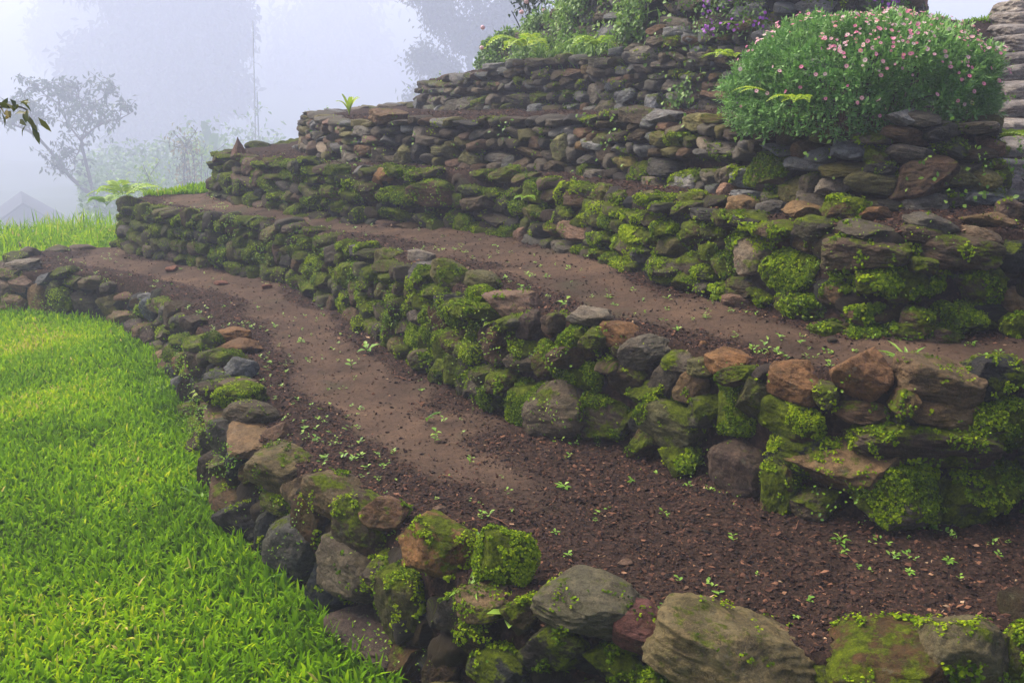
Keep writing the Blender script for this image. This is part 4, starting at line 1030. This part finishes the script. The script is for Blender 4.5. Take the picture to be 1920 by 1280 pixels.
pl = empty('pole_ladder', tuple(at_depth(474, 320, 58)), 'two tall thin poles joined by rungs standing in the mist', 'poles'); o0 = np.array(pl.location)
for pu in ((474, 330, 474, 40), (483, 330, 482, 172)):
    a = Acc(); tube(a, [at_depth(pu[0], pu[1], 58) - o0 + [0, 0, -5], at_depth(pu[2], pu[3], 58) - o0], [.036, .03], 8); a.build('pole', M_POLE, pl)
for v_ in (190, 212, 235, 258, 280): a = Acc(); tube(a, [at_depth(474, v_, 58) - o0, at_depth(482.5, v_, 58) - o0], [.025, .025], 6); a.build('rung', M_POLE, pl)
# house in the valley
hy_ = 88.0; pk_ = at_depth(42, 380, hy_); hs = empty('house', (pk_[0], hy_, pk_[2] - 8.), 'dark gabled roof of a house showing faintly in the mist at the far left', 'house')
hs.rotation_euler.z = .446; w2, ev, ln = 3.9, 2.7, 10.0; a = Acc(); z0 = 8.0
pr = [(-w2, -.1, z0 - ev), (0, -.1, z0), (w2, -.1, z0 - ev), (-w2, ln, z0 - ev), (0, ln, z0), (w2, ln, z0 - ev)]; th = np.array([0, 0, -.2])
V = np.array(pr + [tuple(np.array(p) + th) for p in pr]); a.add(V, np.array([[0, 1, 4, 3], [1, 2, 5, 4], [6, 9, 10, 7], [7, 10, 11, 8], [0, 6, 7, 1], [1, 7, 8, 2], [3, 4, 10, 9], [4, 5, 11, 10], [0, 3, 9, 6], [2, 8, 11, 5]])); a.build('roof', M_ROOF, hs, False)
a = Acc(); g = 3.0; V = np.array([(-g, 0, -3.), (g, 0, -3.), (g, 0, z0 - ev - .0), (0, 0, z0 - .1), (-g, 0, z0 - ev)]); V2 = V + [0, ln - .1, 0]
a.add(np.vstack([V, V2]), np.array([[0, 1, 2, 3, 4], [9, 8, 7, 6, 5]])); a.add(np.vstack([V, V2]), np.array([[0, 4, 9, 5], [1, 6, 7, 2]])); a.build('wall', M_WALLPAINT, hs, False)
# sapling beside the lawn whose branch reaches into the frame
sp = empty('sapling', (-2.75, 4.05, 0), 'leafy twig of a nearby sapling reaching in at the left edge', 'tree'); a = Acc(); o0 = np.array(sp.location)
limb(a, [(0, 0, -.1), (.05, 0, .8), (.02, .05, 1.5), (-.05, .1, 2.3)], .03, .012)
L1 = limb(a, [(.03, .03, 1.3), at_depth(-70, 225, 4.0) - o0, at_depth(-20, 205, 3.95) - o0, at_depth(25, 197, 3.9) - o0, at_depth(48, 205, 3.9) - o0], .012, .003)
a.build('trunk', M_BARK, sp); a = Acc(); leaf_cloud(a, L1[len(L1) // 3:] + [0, 0, -.01], 70, .028, .055, .45); leaf_cloud(a, np.array([(-.05, .1, 2.2), (.0, .1, 1.9), (-.2, .1, 2.0)]), 220, .18, .06, .4)
a.build('foliage', M_BRANCHLEAF, sp)
# pointed reddish stone at the left end of the third wall
p = at_depth(447, 280, 9.0); V, F = ICO[5]; V = V * (1 + .12 * fbm(V * 2.2, 4, 61))[:, None]; V[:, :2] *= (1.05 - .95 * np.clip((V[:, 2:] + .55) / 1.55, 0, 1) ** .75)
o = mk('pointed_stone', V * [.085, .075, .10], F, M_STONE); o.location = p; o.color = (.20, .11, .08, .1)
tag(o, 'pointed reddish stone standing on the left end of the third wall', 'stone')

# ------------------------------------------------------------------ mist
V = np.array([(x, y, z) for x in (-152, 152) for y in (-11, 335) for z in (-18, 42)], float)
m, t = new_mat('mist'); g = NT(t)
pv = g.n('ShaderNodeVolumePrincipled', i={'Color': rgb(.68, .735, .92), 'Density': HAZE_DENSITY, 'Anisotropy': .15}); g.n('ShaderNodeOutputMaterial', i={'Volume': pv.outputs[0]})
o = mk('haze', V, np.array([[0, 1, 3, 2], [4, 6, 7, 5], [0, 4, 5, 1], [2, 3, 7, 6], [0, 2, 6, 4], [1, 5, 7, 3]]), m, False); tag(o, kind='stuff')
